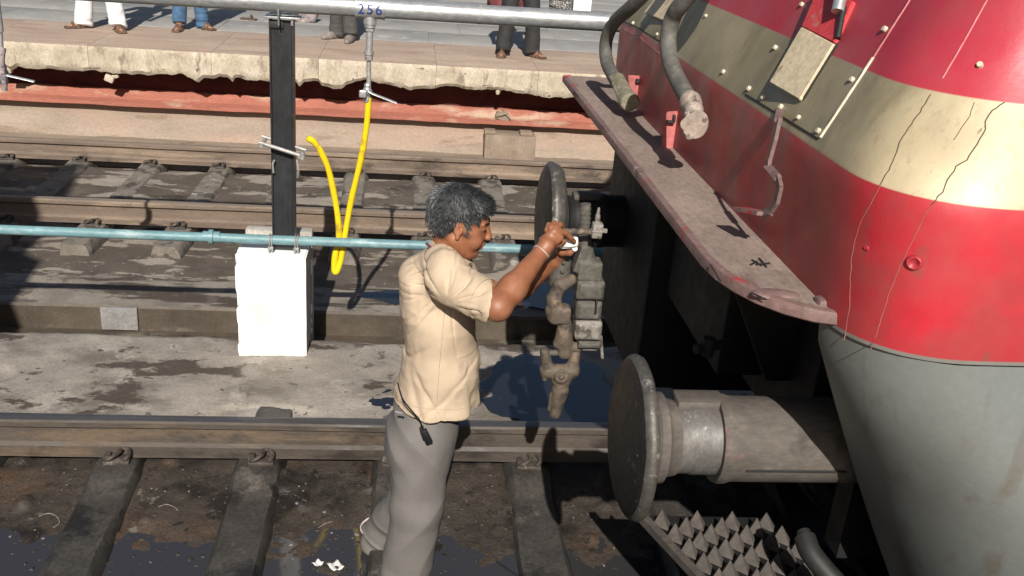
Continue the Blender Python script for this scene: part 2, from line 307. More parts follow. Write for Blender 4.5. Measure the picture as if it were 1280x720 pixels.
def catmull(P, n=8):
    P = [Vector(p) for p in P]; Q = [P[0]*2-P[1]]+P+[P[-1]*2-P[-2]]; out = []
    for i in range(1, len(Q)-2):
        for k in range(n):
            t = k/n; a, b, c, d = Q[i-1], Q[i], Q[i+1], Q[i+2]
            out.append(.5*((2*b)+(c-a)*t+(2*a-5*b+4*c-d)*t*t+(3*b-a-3*c+d)*t**3))
    out.append(P[-1]); return out
def tube(bm, P, r, seg=12, n=8, sm=True, flat=1.):
    pts = catmull(P, n) if sm else [Vector(p) for p in P]; rings = []; x = None
    for i, p in enumerate(pts):
        t = (pts[min(i+1, len(pts)-1)]-pts[max(i-1, 0)]).normalized()
        if x is None: x = frame(t).col[0].copy()
        x = (x-t*x.dot(t)).normalized(); y = t.cross(x)
        rr = r(i/(len(pts)-1)) if callable(r) else r
        rings.append([bm.verts.new(p+(x*math.cos(2*PI*k/seg)+y*math.sin(2*PI*k/seg)*flat)*rr) for k in range(seg)])
    for i in range(len(rings)-1):
        for k in range(seg): bm.faces.new((rings[i][k], rings[i][(k+1) % seg], rings[i+1][(k+1) % seg], rings[i+1][k]))
    bm.faces.new(rings[0]); bm.faces.new(rings[-1])
def prism(bm, poly, ext, mi=0):
    """poly: list of 3d points, ext: extrusion vector"""
    a = [bm.verts.new(Vector(p)) for p in poly]; b = [bm.verts.new(Vector(p)+Vector(ext)) for p in poly]
    bm.faces.new(a); bm.faces.new(b[::-1]); n = len(a)
    for i in range(n): bm.faces.new((a[i], a[(i+1) % n], b[(i+1) % n], b[i]))
def nb(): return bmesh.new()
def copyobj(o, parent, loc, rot=None, name=None):
    c = o.copy(); COL.objects.link(c); c.parent = parent; c.location = loc
    if rot is not None: c.rotation_euler = rot
    return c

# ------------------------------------------------------------------ implicit surfaces (for castings, cloth and bodies)
def surfnet(F, org, h):
    s = F < 0; nx, ny, nz = F.shape
    cnt = np.zeros((nx-1, ny-1, nz-1), np.uint8); sl = lambda a, n: slice(a, a+n-1)
    for a in (0, 1):
        for b in (0, 1):
            for c in (0, 1): cnt += s[sl(a, nx), sl(b, ny), sl(c, nz)]
    act = (cnt > 0) & (cnt < 8); idx = np.argwhere(act); corner = {}
    for a in (0, 1):
        for b in (0, 1):
            for c in (0, 1): corner[a, b, c] = F[idx[:, 0]+a, idx[:, 1]+b, idx[:, 2]+c]
    acc = np.zeros((len(idx), 3)); n = np.zeros(len(idx))
    ks = list(corner)
    for k in ks:
        for d in range(3):
            if k[d]: continue
            k2 = list(k); k2[d] = 1; va = corner[k]; vb = corner[tuple(k2)]; w = (va < 0) != (vb < 0)
            t = np.where(w, va/np.where(w, va-vb, 1), 0)
            for e in range(3): acc[:, e] += w*(k[e]+(t if e == d else 0))
            n += w
    V = (idx+acc/n[:, None])*h+np.array(org)
    vid = np.full(act.shape, -1, np.int32); vid[act] = np.arange(len(idx)); faces = []
    for d in range(3):
        u, v = [(1, 2), (2, 0), (0, 1)][d]
        A = [slice(None)]*3; B = [slice(None)]*3; A[d] = slice(0, -1); B[d] = slice(1, None)
        E = np.argwhere(s[tuple(A)] != s[tuple(B)])
        E = E[(E[:, u] > 0) & (E[:, v] > 0) & (E[:, u] < F.shape[u]-1) & (E[:, v] < F.shape[v]-1)]
        sg = s[E[:, 0], E[:, 1], E[:, 2]]; q = []
        for (du, dv) in ((0, 0), (1, 0), (1, 1), (0, 1)):
            P = E.copy(); P[:, u] -= du; P[:, v] -= dv; q.append(vid[P[:, 0], P[:, 1], P[:, 2]])
        q = np.stack(q, 1); q[~sg] = q[~sg][:, ::-1]; faces.append(q)
    Fc = np.concatenate(faces); Fc = Fc[(Fc >= 0).all(1)]
    return V, Fc
class SDF:
    def __init__(s, lo, hi, h):
        s.o = np.array(lo, float); s.h = h; s.n = np.ceil((np.array(hi)-s.o)/h).astype(int)+1
        s.F = np.full(tuple(s.n), .2, np.float32)
    def _sub(s, lo, hi):
        a = np.clip(np.floor((lo-s.o)/s.h).astype(int), 0, s.n-1); b = np.clip(np.ceil((hi-s.o)/s.h).astype(int)+1, 1, s.n)
        if (b <= a).any(): return None
        ax = [np.arange(a[i], b[i])*s.h+s.o[i] for i in range(3)]
        X, Y, Z = np.meshgrid(*ax, indexing='ij', sparse=True)
        return (slice(a[0], b[0]), slice(a[1], b[1]), slice(a[2], b[2])), X, Y, Z
    def _put(s, sl, d, k, op):
        f = s.F[sl]
        if op == 'add':
            if k > 0:
                hh = np.clip(.5+.5*(f-d)/k, 0, 1); s.F[sl] = f+(d-f)*hh-k*hh*(1-hh)
            else: s.F[sl] = np.minimum(f, d)
        else:
            hh = np.clip(.5-.5*(f+d)/k, 0, 1) if k > 0 else None
            s.F[sl] = (f+(-d-f)*hh+k*hh*(1-hh)) if k > 0 else np.maximum(f, -d)
    def cap(s, a, b, ra, rb=None, k=.01, op='add', sy=1.):
        a = np.array(a, float); b = np.array(b, float); rb = ra if rb is None else rb; m = max(ra, rb)*max(1, sy)+k+3*s.h
        r = s._sub(np.minimum(a, b)-m, np.maximum(a, b)+m)
        if r is None: return
        sl, X, Y, Z = r; ba = b-a; px = X-a[0]; py = (Y-a[1])/sy; pz = Z-a[2]; by = ba[1]/sy
        L2 = ba[0]**2+by**2+ba[2]**2+1e-12; t = np.clip((px*ba[0]+py*by+pz*ba[2])/L2, 0, 1)
        d = np.sqrt((px-t*ba[0])**2+(py-t*by)**2+(pz-t*ba[2])**2)-(ra+(rb-ra)*t)
        s._put(sl, d.astype(np.float32), k, op)
    def ell(s, c, r, k=.01, op='add', R=None):
        c = np.array(c, float); r = np.array(r, float); m = r.max()+k+3*s.h; q = s._sub(c-m, c+m)
        if q is None: return
        sl, X, Y, Z = q; X = X-c[0]; Y = Y-c[1]; Z = Z-c[2]
        if R is not None: X, Y, Z = (R[0][0]*X+R[1][0]*Y+R[2][0]*Z, R[0][1]*X+R[1][1]*Y+R[2][1]*Z, R[0][2]*X+R[1][2]*Y+R[2][2]*Z)
        k0 = np.sqrt((X/r[0])**2+(Y/r[1])**2+(Z/r[2])**2); k1 = np.sqrt((X/r[0]**2)**2+(Y/r[1]**2)**2+(Z/r[2]**2)**2)+1e-9
        s._put(sl, (k0*(k0-1)/k1).astype(np.float32), k, op)
    def boxs(s, c, hs, rd=.004, k=.004, op='add', R=None):
        c = np.array(c, float); hs = np.array(hs, float); m = np.linalg.norm(hs)+k+3*s.h; q = s._sub(c-m, c+m)
        if q is None: return
        sl, X, Y, Z = q; X = X-c[0]; Y = Y-c[1]; Z = Z-c[2]
        if R is not None: X, Y, Z = (R[0][0]*X+R[1][0]*Y+R[2][0]*Z, R[0][1]*X+R[1][1]*Y+R[2][1]*Z, R[0][2]*X+R[1][2]*Y+R[2][2]*Z)
        qx, qy, qz = np.abs(X)-hs[0]+rd, np.abs(Y)-hs[1]+rd, np.abs(Z)-hs[2]+rd
        d = np.sqrt(np.maximum(qx, 0)**2+np.maximum(qy, 0)**2+np.maximum(qz, 0)**2)+np.minimum(np.maximum(qx, np.maximum(qy, qz)), 0)-rd
        s._put(sl, d.astype(np.float32), k, op)
    def cut(s, p, n):
        """keep the side the normal n points away from"""
        n = np.array(n, float); n /= np.linalg.norm(n); ax = [np.arange(s.n[i])*s.h+s.o[i]-p[i] for i in range(3)]
        X, Y, Z = np.meshgrid(*ax, indexing='ij', sparse=True); s.F = np.maximum(s.F, (X*n[0]+Y*n[1]+Z*n[2]).astype(np.float32))
    def mesh(s, name, disp=None, relax=1):
        s.F[0] = s.F[-1] = .1; s.F[:, 0] = s.F[:, -1] = .1; s.F[:, :, 0] = s.F[:, :, -1] = .1
        V, Fc = surfnet(s.F, s.o, s.h)
        for _ in range(relax):
            A = np.zeros_like(V); c = np.zeros(len(V))
            for i in range(4):
                np.add.at(A, Fc[:, i], V[Fc[:, (i+1) % 4]]); np.add.at(c, Fc[:, i], 1)
            V = .5*V+.5*A/np.maximum(c, 1)[:, None]
        if disp is not None:
            N = np.zeros_like(V); fn = np.cross(V[Fc[:, 2]]-V[Fc[:, 0]], V[Fc[:, 3]]-V[Fc[:, 1]])
            for i in range(4): np.add.at(N, Fc[:, i], fn)
            N /= np.linalg.norm(N, axis=1)[:, None]+1e-12; V = V+N*disp(V, N)[:, None]
        me = bpy.data.meshes.new(name); me.vertices.add(len(V)); me.vertices.foreach_set('co', V.astype(np.float32).ravel())
        me.loops.add(len(Fc)*4); me.loops.foreach_set('vertex_index', Fc.astype(np.int32).ravel())
        me.polygons.add(len(Fc)); me.polygons.foreach_set('loop_start', np.arange(0, len(Fc)*4, 4, dtype=np.int32))
        me.update(calc_edges=True); me.shade_smooth(); return me
def gridmesh(name, xs, ys, zf):
    X, Y = np.meshgrid(xs, ys, indexing='ij'); Z = zf(X, Y); V = np.stack([X, Y, Z], -1).reshape(-1, 3); n, m = len(xs), len(ys)
    i, j = np.meshgrid(np.arange(n-1), np.arange(m-1), indexing='ij'); a = (i*m+j).ravel()
    F4 = np.stack([a, a+m, a+m+1, a+1], 1); me = bpy.data.meshes.new(name); me.vertices.add(len(V)); me.vertices.foreach_set('co', V.astype(np.float32).ravel())
    me.loops.add(F4.size); me.loops.foreach_set('vertex_index', F4.astype(np.int32).ravel()); me.polygons.add(len(F4)); me.polygons.foreach_set('loop_start', np.arange(0, F4.size, 4, dtype=np.int32))
    me.update(calc_edges=True); return me

# ================================================================== THE SETTING
R2Y, R3Y, PY, PZ = 3.31, 5.056, 5.86, .74
bm = nb(); bb(bm, -150, 150, -120, 200, -.9, -.62); tag(bmobj('ground', bm, m_mid), kind='structure')
# concrete strip between the two tracks
def midz(X, Y):
    z = -.205+.012*fbm(X*2.2, Y*2.2, 0, 3)+.005*fbm(X*14, Y*14, 0, 5)
    z = z-.02*np.clip((vnoise(X*1.3+4, Y*2.5, 0, 9)-.35)*8, 0, 1)                 # spalled hollows
    e = np.clip((Y-1.30-.03*vnoise(X*5, 0, 0, 4))*12, 0, 1); z = z-e*.03            # broken edge to the drain
    b = (Y < .091); z = np.where(b, -.6, z); z = np.where(Y > 1.368, -.6, z); return z
ys = np.concatenate([[.08, .0905, .0915], np.linspace(.11, 1.365, 70), [1.3675, 1.369]])
me = gridmesh('walkway', np.arange(-4.5, 4.5, .018), ys, midz); tag(link('walkway', me, m_mid, None, 30), kind='structure')
bm = nb(); bb(bm, -30, -4.5, .09, 1.37, -.6, -.21); bb(bm, 4.482, 30, .09, 1.37, -.6, -.21); tag(bmobj('walkway', bm, m_mid), kind='structure')
# drain
drain = nb(); bb(drain, -30, 30, 1.37, 1.94, -.6, -.46); dr = tag(bmobj('drain_channel', drain, m_drainwall), kind='structure')
def wallgrid(name, xs, zs, yf, mat, parent=None):
    X, Z = np.meshgrid(xs, zs, indexing='ij'); Y = yf(X, Z); V = np.stack([X, Y, Z], -1).reshape(-1, 3); n, m = len(xs), len(zs)
    i, j = np.meshgrid(np.arange(n-1), np.arange(m-1), indexing='ij'); a = (i*m+j).ravel(); F4 = np.stack([a, a+m, a+m+1, a+1], 1)
    me = bpy.data.meshes.new(name); me.from_pydata(V.tolist(), [], F4.tolist()); return link(name, me, mat, parent, 30)
bm = nb(); bb(bm, -30, 30, 1.945, 2.1, -.6, -.31); bmobj('channel_wall', bm, m_drainwall, dr)
wallgrid('channel_wall', np.arange(-4.5, 4.5, .03), np.linspace(-.47, -.283, 12), lambda X, Z: 1.937+.006*fbm(X*5, Z*9, 0, 3)+.02*np.clip((Z+.3)*40, 0, 1), m_drainwall, dr)
bm = nb(); c = at(150, 400, Y=1.93); box(bm, (c.x, 1.928, -.37), (.235, .03, .16), None, .004); bmobj('cement_patch', bm, m_drainpatch, dr)
# far track bed
def fbz(X, Y):
    z = -.29+.010*fbm(X*2, Y*2, 0, 13)+.006*fbm(X*12, Y*12, 0, 15)
    inn = np.clip((Y-3.36)*12, 0, 1)*np.clip((5.0-Y)*12, 0, 1)
    z = z+inn*(.075+.03*fbm(X*3, Y*3, 0, 17)); z = z+np.clip((Y-5.1)*10, 0, 1)*.07
    lump = np.exp(-((((X+2.40)/.64-np.round((X+2.40)/.64))*.64/.17)**2))*np.exp(-((Y-2.80)/.16)**2); z = z+.014*lump
    return np.where(Y < 1.951, -.6, z)
me = gridmesh('far_track_bed', np.arange(-6, 5, .025), np.concatenate([[1.948, 1.9525], np.linspace(1.97, 6.3, 150)]), fbz)
fo = link('far_track_bed', me, [m_far, m_farshelf, m_basebed], None, 30); tag(fo, kind='structure')
mi = np.zeros(len(me.polygons), np.int32); cy = np.zeros(len(me.polygons)*3); me.polygons.foreach_get('center', cy); cy = cy.reshape(-1, 3)
mi[cy[:, 1] < 2.45+.05*vnoise(cy[:, 0]*6, cy[:, 1]*3)] = 1; mi[cy[:, 1] > 5.15] = 2; me.polygons.foreach_set('material_index', mi)
bm = nb(); bb(bm, -30, -6, 1.95, 6.3, -.6, -.27); bb(bm, 4.98, 30, 1.95, 6.3, -.6, -.27); tag(bmobj('far_track_bed', bm, m_far), kind='structure')
# near track bed with standing water
TX = [-1.32+.655*k for k in range(-5, 9)]
def nbz(X, Y):
    z = -.272+.022*fbm(X*2.3+3, Y*2.3, 0, 21, 5)+.01*fbm(X*13, Y*13, 0, 25)+.035*np.clip((Y+.55)*2.2, 0, 1)-.012*np.clip((-.35-Y)*2, 0, 1.5)
    z = z+.03*np.clip((vnoise(X*9, Y*9, 0, 31)-.55)*3, 0, 1)*np.clip((Y+.75)*3, 0, 1)
    return np.where(Y > .088, -.6, z)
me = gridmesh('near_track_bed', np.arange(-4, 4, .016), np.concatenate([np.arange(-2.5, -1.2, .05), np.arange(-1.2, .08, .014), [.087, .0895]]), nbz)
tag(link('near_track_bed', me, m_bed, None, 60), kind='structure')
bm = nb(); bb(bm, -30, -4, -2.5, .088, -.6, -.27); bb(bm, 3.98, 30, -2.5, .088, -.6, -.27); tag(bmobj('near_track_bed', bm, m_bed), kind='structure')
bm = nb(); v = [bm.verts.new(p) for p in ((-3.99, -2.49, -.274), (3.97, -2.49, -.274), (3.97, .08, -.274), (-3.99, .08, -.274))]; bm.faces.new(v)
tag(bmobj('puddle_water', bm, m_water, None, None), kind='structure')

def puddle(cx, cy, rx, ry, z, seed, label=None):
    bm = nb(); n = 90; vs = []
    for k in range(n):
        a = 2*PI*k/n; q = 1+.55*float(fbm(math.cos(a)*1.6+seed, math.sin(a)*1.6, 0, seed, 4)); vs.append(bm.verts.new((cx+rx*q*math.cos(a), cy+ry*q*math.sin(a), z)))
    bm.faces.new(vs); tag(bmobj('puddle_water', bm, m_water2, None, None), kind='structure')
puddle(.84, .74, .36, .48, -.199, 3); puddle(.95, 2.35, .40, .28, -.284, 5); puddle(-.05, 2.25, .22, .12, -.284, 9); puddle(.05, .6, .25, .14, -.202, 12)

# rails, sleepers, clips
HEAD = [(-.036, -.012), (-.030, -.001), (-.02, 0), (.02, 0), (.030, -.001), (.036, -.012)]
def rail(parent, Y, m1, m2, z0=0., x0=-14, x1=30):
    prof = [(.036, -.036), (.010, -.052), (.009, -.13), (.022, -.148), (.075, -.160), (.075, -.172), (-.075, -.172), (-.075, -.160), (-.022, -.148), (-.009, -.13), (-.010, -.052), (-.036, -.036)]
    pts = HEAD+prof; bm = nb(); xs = [x0]+list(np.arange(-6, 7, .25))+[x1]; rings = []
    for x in xs:
        rings.append([bm.verts.new((x, Y+a, z0+b+(.0015*math.sin(x*3+a*50) if -6 < x < 6 else 0))) for a, b in pts])
    for i in range(len(rings)-1):
        n = len(pts)
        for k in range(n):
            f = bm.faces.new((rings[i][k], rings[i][(k+1) % n], rings[i+1][(k+1) % n], rings[i+1][k])); f.material_index = 1 if k in (1, 2, 3) else 0
    bm.faces.new(rings[0]); bm.faces.new(rings[-1]); return bmobj('rail', bm, [m1, m2], parent, 25)
def clipmesh():
    bm = nb()   # elastic coil clip with its cast shoulder, seen from the field side (-y)
    tube(bm, [(-.045, -.02, .012), (-.05, -.065, .018), (-.03, -.09, .034), (.0, -.07, .046), (.012, -.03, .040), (.0, -.0, .030), (.025, .01, .03), (.048, -.02, .038), (.055, -.06, .034), (.035, -.085, .022)], .0095, 8, 5)
    box(bm, (.0, -.05, .008), (.12, .075, .022), None, .006); box(bm, (-.045, -.045, .02), (.03, .06, .03), None, .008)
    box(bm, (.05, -.01, .012), (.03, .04, .025), None, .006)
    bmesh.ops.recalc_face_normals(bm, faces=bm.faces); me = bpy.data.meshes.new('rail_clip'); bm.to_mesh(me); bm.free(); me.materials.append(m_clip); smooth(me); return me
CLIP = clipmesh()
def sleepermesh(nm, L, seed, zt, zm, w=.21):
    ys = np.linspace(-L/2, L/2, 60); bm = nb(); rings = []
    for y in ys:
        d = abs(abs(y)-.87); seat = max(0, 1-max(0, d-.16)/.18); z = zm+(zt-zm)*seat*seat*(3-2*seat); end = min(1, (L/2-abs(y))/.04)
        n = lambda a: float(fbm(a*7+seed, y*7, seed, 3))*.010
        hw = w/2-.012*(1-end)
        prof = [(-hw-.035, -.5), (-hw-.02, z-.06), (-hw, z-.012), (-hw+.012, z), (-hw*.4, z), (hw*.4, z), (hw-.012, z), (hw, z-.012), (hw+.02, z-.06), (hw+.035, -.5)]
        rings.append([bm.verts.new((a+n(i), y+(0 if end > .5 else .02*(z-b)*0), b+(n(i+9) if b > -.4 else 0))) for i, (a, b) in enumerate(prof)])
    for i in range(len(rings)-1):
        for k in range(len(rings[0])-1): bm.faces.new((rings[i][k], rings[i][k+1], rings[i+1][k+1], rings[i+1][k]))
    bm.faces.new(rings[0][::-1]); bm.faces.new(rings[-1]); bmesh.ops.recalc_face_normals(bm, faces=bm.faces)
    me = bpy.data.meshes.new(nm); bm.to_mesh(me); bm.free(); smooth(me, 35); return me
def track(label, yc, xs, mats, z0, zt, zm, w, clips=True):
    t = thing('railway_track', label, 'railway track', (0, yc, 0)); rail(t, yc-.873, mats[0], mats[1], z0); rail(t, yc+.873, mats[0], mats[1], z0)
    for i, x in enumerate(xs):
        if i < 3:
            me = sleepermesh('sleeper', 2.75, i*11+int(yc*3), zt, zm, w); me.materials.append(mats[2]); ms = locals().get('ms', []) if i else []
            if i == 0: protos = []
            protos.append(me)
        o = bpy.data.objects.new('sleeper', protos[(i*7) % min(3, i+1)]); COL.objects.link(o); o.parent = t; o.location = (x, 0, random.uniform(-.006, .004)); o.rotation_euler = (0, random.uniform(-.01, .01), random.uniform(-.015, .015)); o['w'] = [x, yc, 0]
        if clips:
            for ry in (-.873, .873):
                for sgn in (1, -1):
                    c = bpy.data.objects.new('rail_clip', CLIP); COL.objects.link(c); c.parent = o
                    c.location = (random.uniform(-.01, .01), ry-sgn*.045, zt-.002); c.rotation_euler = (0, 0, (0 if sgn > 0 else PI)+random.uniform(-.1, .1))
    return t
track('dark oily track the man in khaki stands on, running under the red locomotive', -.873, TX, (m_rail, m_railtop, m_sleeper), 0, -.176, -.215, .20)
track('dusty brown track nearest the platform wall, behind the pale blue pipe', R2Y+.873, [-2.40+.64*k for k in range(-4, 9)], (m_rail2, m_railtop2, m_sleeper2), 0, -.178, -.19, .19)

# litter on the near bed
def scatter(name, mat, n, fx, fy, fz, smin, smax, seed, parent=None):
    rnd = random.Random(seed); V = []; Fc = []
    for _ in range(n):
        x, y = fx(rnd), fy(rnd); z = fz(x, y); s = rnd.uniform(smin, smax); a = rnd.uniform(0, PI); k = rnd.uniform(.35, 1); b = len(V); h = s*rnd.uniform(.2, .7)
        for (u, v, w) in ((-1, -k, 0), (1, -k*.8, 0), (1.1, k, 0), (-.9, k*.9, 0), (-.6, -k*.6, 1), (.7, -k*.5, 1), (.6, k*.7, 1), (-.6, k*.6, .8)):
            V.append((x+s*(u*math.cos(a)-v*math.sin(a)), y+s*(u*math.sin(a)+v*math.cos(a)), z+h*w-.002))
        for q in ((0, 1, 5, 4), (1, 2, 6, 5), (2, 3, 7, 6), (3, 0, 4, 7), (4, 5, 6, 7)): Fc.append(tuple(b+t for t in q))
    me = pymesh(name, V, Fc); o = link(name, me, mat, parent, None); tag(o, kind='stuff'); return o
bedz = lambda x, y: max(-.272, float(nbz(np.array([x]), np.array([y]))[0]))
o = scatter('litter_grit', m_stone, 170, lambda r: r.uniform(-2.2, 1.0), lambda r: -.06-abs(r.gauss(0, .33)), bedz, .003, .008, 1)
tag(o, 'pale grit and bits of litter on the oily bed between the sleepers', 'grit')
o = scatter('dark_grit', m_darkgrit, 900, lambda r: r.uniform(-2.2, 1.2), lambda r: -.06-abs(r.gauss(0, .5)), bedz, .004, .012, 2)
tag(o, 'dark crumbs of dirt strewn over the near track bed', 'dirt')
o = scatter('walkway_grit', m_stone, 500, lambda r: r.uniform(-3, 1.6), lambda r: r.uniform(.12, 1.33), lambda x, y: float(midz(np.array([x]), np.array([y]))[0]), .002, .006, 3)
tag(o, 'small stones scattered on the concrete strip between the tracks', 'gravel')
o = scatter('far_grit', m_stone, 500, lambda r: r.uniform(-4, 2.5), lambda r: r.choice([r.uniform(2, 3.2), r.uniform(3.4, 4.9), r.uniform(5.2, 5.9)]), lambda x, y: float(fbz(np.array([x]), np.array([y]))[0]), .004, .012, 4)
tag(o, 'dusty stones strewn over the bed of the far track', 'gravel')
def paper(px, py, w, h, a, label):
    c = at(px, py, Z=-.272); bm = nb(); n = 5; g = [[None]*n for _ in range(n)]
    for i in range(n):
        for j in range(n):
            u = (i/(n-1)-.5)*w; v = (j/(n-1)-.5)*h; g[i][j] = bm.verts.new((c.x+u*math.cos(a)-v*math.sin(a), c.y+u*math.sin(a)+v*math.cos(a), c.z+.006+.006*math.sin(i*1.7+a)+.004*math.cos(j*2.)))
    for i in range(n-1):
        for j in range(n-1): bm.faces.new((g[i][j], g[i+1][j], g[i+1][j+1], g[i][j+1]))
    o = bmobj('litter_paper', bm, m_paper, None, 60, c); tag(o, label, 'paper')
    md = o.modifiers.new('thick', 'SOLIDIFY'); md.thickness = .001
paper(419, 709, .05, .066, .6, 'larger scrap of white paper lying in the puddle left of the man\'s feet')
paper(397, 706, .035, .04, .9, 'smaller scrap of white paper beside the larger one in the puddle')
paper(393, 590, .05, .03, .2, 'crumpled pale scrap close to the rail, left of the man\'s trousers')
def twig(pts, r, mat, name, label, cat):
    P = []
    for (x, y) in pts:
        c = at(x, y, Z=-.25); c.z = bedz(c.x, c.y)+r; P.append(c)
    bm = nb(); tube(bm, P, r, 6, 4); o = bmobj(name, bm, mat, None, 60, P[0]); tag(o, label, cat)
twig([(621, 697), (634, 706), (650, 717)], .003, m_blackpl, 'stick', 'thin dark stick on the wet bed to the right of the man\'s legs', 'stick')
twig([(100, 634), (115, 628), (135, 624), (152, 617)], .0022, m_stone, 'straw', 'pale bent straw lying on the oily bed by the left sleeper', 'straw')
twig([(48, 643), (60, 640), (70, 643), (74, 650), (66, 656)], .0022, m_stone, 'straw', 'pale curled bit of straw at the far left of the near bed', 'straw')
twig([(398, 655), (408, 650), (416, 648)], .0022, m_stone, 'straw', 'short pale straw above the white paper scraps', 'straw')
twig([(198, 634), (208, 631), (218, 634), (222, 638)], .002, m_stone, 'straw', 'pale hooked straw between the two left sleepers', 'straw')
twig([(92, 502), (97, 500), (104, 502), (103, 507), (96, 507), (92, 503)], .004, m_darkgrit, 'wire_ring', 'small dark ring of wire on the concrete strip behind the rail', 'wire')

# ================================================================== far platform
plat = thing('railway_platform', 'far station platform with ragged worn coping over a red undercut wall', 'platform', (0, PY, 0))
bm = nb(); bb(bm, -40, 40, 6.44, 60, -.6, PZ-.10); bmobj('platform_base', bm, m_pave, plat)
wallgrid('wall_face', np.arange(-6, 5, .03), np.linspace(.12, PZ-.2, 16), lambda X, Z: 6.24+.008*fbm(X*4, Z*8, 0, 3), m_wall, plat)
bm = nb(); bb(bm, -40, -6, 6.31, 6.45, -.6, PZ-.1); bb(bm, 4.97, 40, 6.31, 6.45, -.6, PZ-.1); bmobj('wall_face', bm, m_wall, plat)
bm = nb()
prof = [(6.26, .262), (6.205, .250), (6.14, .175), (6.09, .162), (6.05, .150), (6.048, .118), (6.07, .108), (6.26, .108)]; xs = np.arange(-8, 9, .1); rg = []  # upper slope is an added fillet standing in for the wall's sunlit strip
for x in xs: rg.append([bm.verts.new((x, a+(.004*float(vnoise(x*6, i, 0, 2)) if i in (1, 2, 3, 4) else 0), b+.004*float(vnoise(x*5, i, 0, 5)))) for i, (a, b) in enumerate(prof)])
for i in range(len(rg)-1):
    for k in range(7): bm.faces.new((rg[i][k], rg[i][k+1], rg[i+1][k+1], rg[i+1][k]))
bmobj('wall_ledge_with_added_fillet', bm, m_ledge, plat, 20)
wallgrid('wall_foot', np.arange(-6, 5, .03), np.linspace(-.3, .125, 16), lambda X, Z: 6.16-.10*np.clip((.02-Z)*3.5, 0, 1)**1.5+.010*fbm(X*3, Z*6, 0, 8), m_base, plat)
# small notched pier under the ledge
bm = nb(); a = at(605, 197, Y=5.88); b = at(668, 200, Y=5.88)
bb(bm, a.x, b.x, 5.88, 6.12, -.3, .045, .008); bb(bm, a.x-.01, a.x+.11, 5.885, 6.02, .047, .085, .008); bb(bm, b.x-.17, b.x-.04, 5.885, 6.02, .047, .085, .008)
bmobj('notched_pier', bm, m_pier, plat)
bm = nb(); c = at(628, 146, Y=6.12); box(bm, c, (.15, .1, .07), Matrix.Rotation(.3, 3, 'Y'), .01); cyl(bm, c+Vector((-.07, -.05, .02)), c+Vector((.05, -.06, .06)), .02); cyl(bm, c+Vector((.08, -.06, 0)), c+Vector((-.01, -.06, .09)), .014)
bmobj('rubble_lump', bm, m_pier, plat)
# coping slabs: each its own ragged stone
x = -6.3; i = 0
while x < 5.2:
    w = random.choice([.92, 1.05, 1.18, 1.0]); L = x+.0015; Rr = x+w-.0015; nx = 44; sd = 40+i
    xs = np.linspace(L, Rr, nx); bm = nb(); rows = []
    for j, X in enumerate(xs):
        g = float(fbm(X*4.5, 0, sd*0, 60)); chunk = max(0, float(vnoise(X*2.1, 3, 0, 61))-.25)*.10; drop = .06*max(0, float(vnoise(X*9, 1, 0, 63))-.62)*3
        zb = PZ-.25+g*.035+chunk*.6-drop+.008*float(vnoise(X*30, 0, 0, 66)); e = .012*float(vnoise(X*3, 5, 0, 62))
        hd = 1.43
        pr = [(PY+hd, PZ-.15), (PY+hd, PZ), (PY+.05, PZ+.003*float(vnoise(X*5, 2, 0, 6))), (PY+.012, PZ-.006), (PY+e*.3, PZ-.03)]
        for k in range(1, 6):
            t = k/6; pr.append((PY+e+.010*float(fbm(X*9, t*5, 0, 70))+(.02*max(0, float(vnoise(X*7, t*4, 0, 75))-.35) if t > .45 else 0), PZ-.03+(zb-PZ+.03)*t))
        pr += [(PY+.03, zb), (PY+.12+.03*g, zb+.03+.02*float(vnoise(X*12, 7, 0, 80))), (PY+.40, zb+.03), (PY+.47, PZ-.14)]
        rows.append([bm.verts.new((X, a, b)) for a, b in pr])
    n = len(rows[0])
    for j in range(nx-1):
        for k in range(n): bm.faces.new((rows[j][k], rows[j][(k+1) % n], rows[j+1][(k+1) % n], rows[j+1][k])).material_index = 1 if k in (1, 2) else 0
    bm.faces.new(rows[0]).material_index = 0; bm.faces.new(rows[-1])
    bmobj('coping_slab', bm, [m_lip, m_cop], plat, 35); x += w; i += 1
for (px, py, w, h) in ((137, 98, .09, .07), (405, 99, .05, .09), (290, 92, .07, .05), (509, 106, .04, .06), (622, 115, .04, .05), (180, 83, .06, .05), (8, 85, .1, .1), (905, 10, .01, .01)):
    if px > 800: continue
    c = at(px, py, Y=PY+.06); bm = nb(); box(bm, c, (w, .06, h), Matrix.Rotation(random.uniform(-.5, .5), 3, 'Y'), .012); box(bm, c+Vector((w*.6, .02, h*.3)), (w*.7, .05, h*.6), Matrix.Rotation(random.uniform(-.5, .5), 3, 'Y'), .01)
    bmobj('broken_edge', bm, m_lip, plat)
# paving slabs
bm = nb(); bb(bm, -6.3, 5.2, PY+1.435, PY+1.475, PZ-.1, PZ-.004); bmobj('joint_strip', bm, m_bandline, plat)
y = PY+1.48; r = 0
while y < 13.5:
    x = -7+(.4 if r % 2 else 0)
    while x < 5:
        bm = nb(); zz = PZ+random.uniform(-.002, .002); bb(bm, x+.001, x+1.199, y+.001, y+.899, PZ-.09, zz, .002); bmobj('paving_slab', bm, m_pave, plat, 30); x += 1.2
    y += .9; r += 1
bm = nb(); bb(bm, -40, 40, 13.5, 60, PZ-.09, PZ); bmobj('paving_beyond', bm, m_pave, plat)

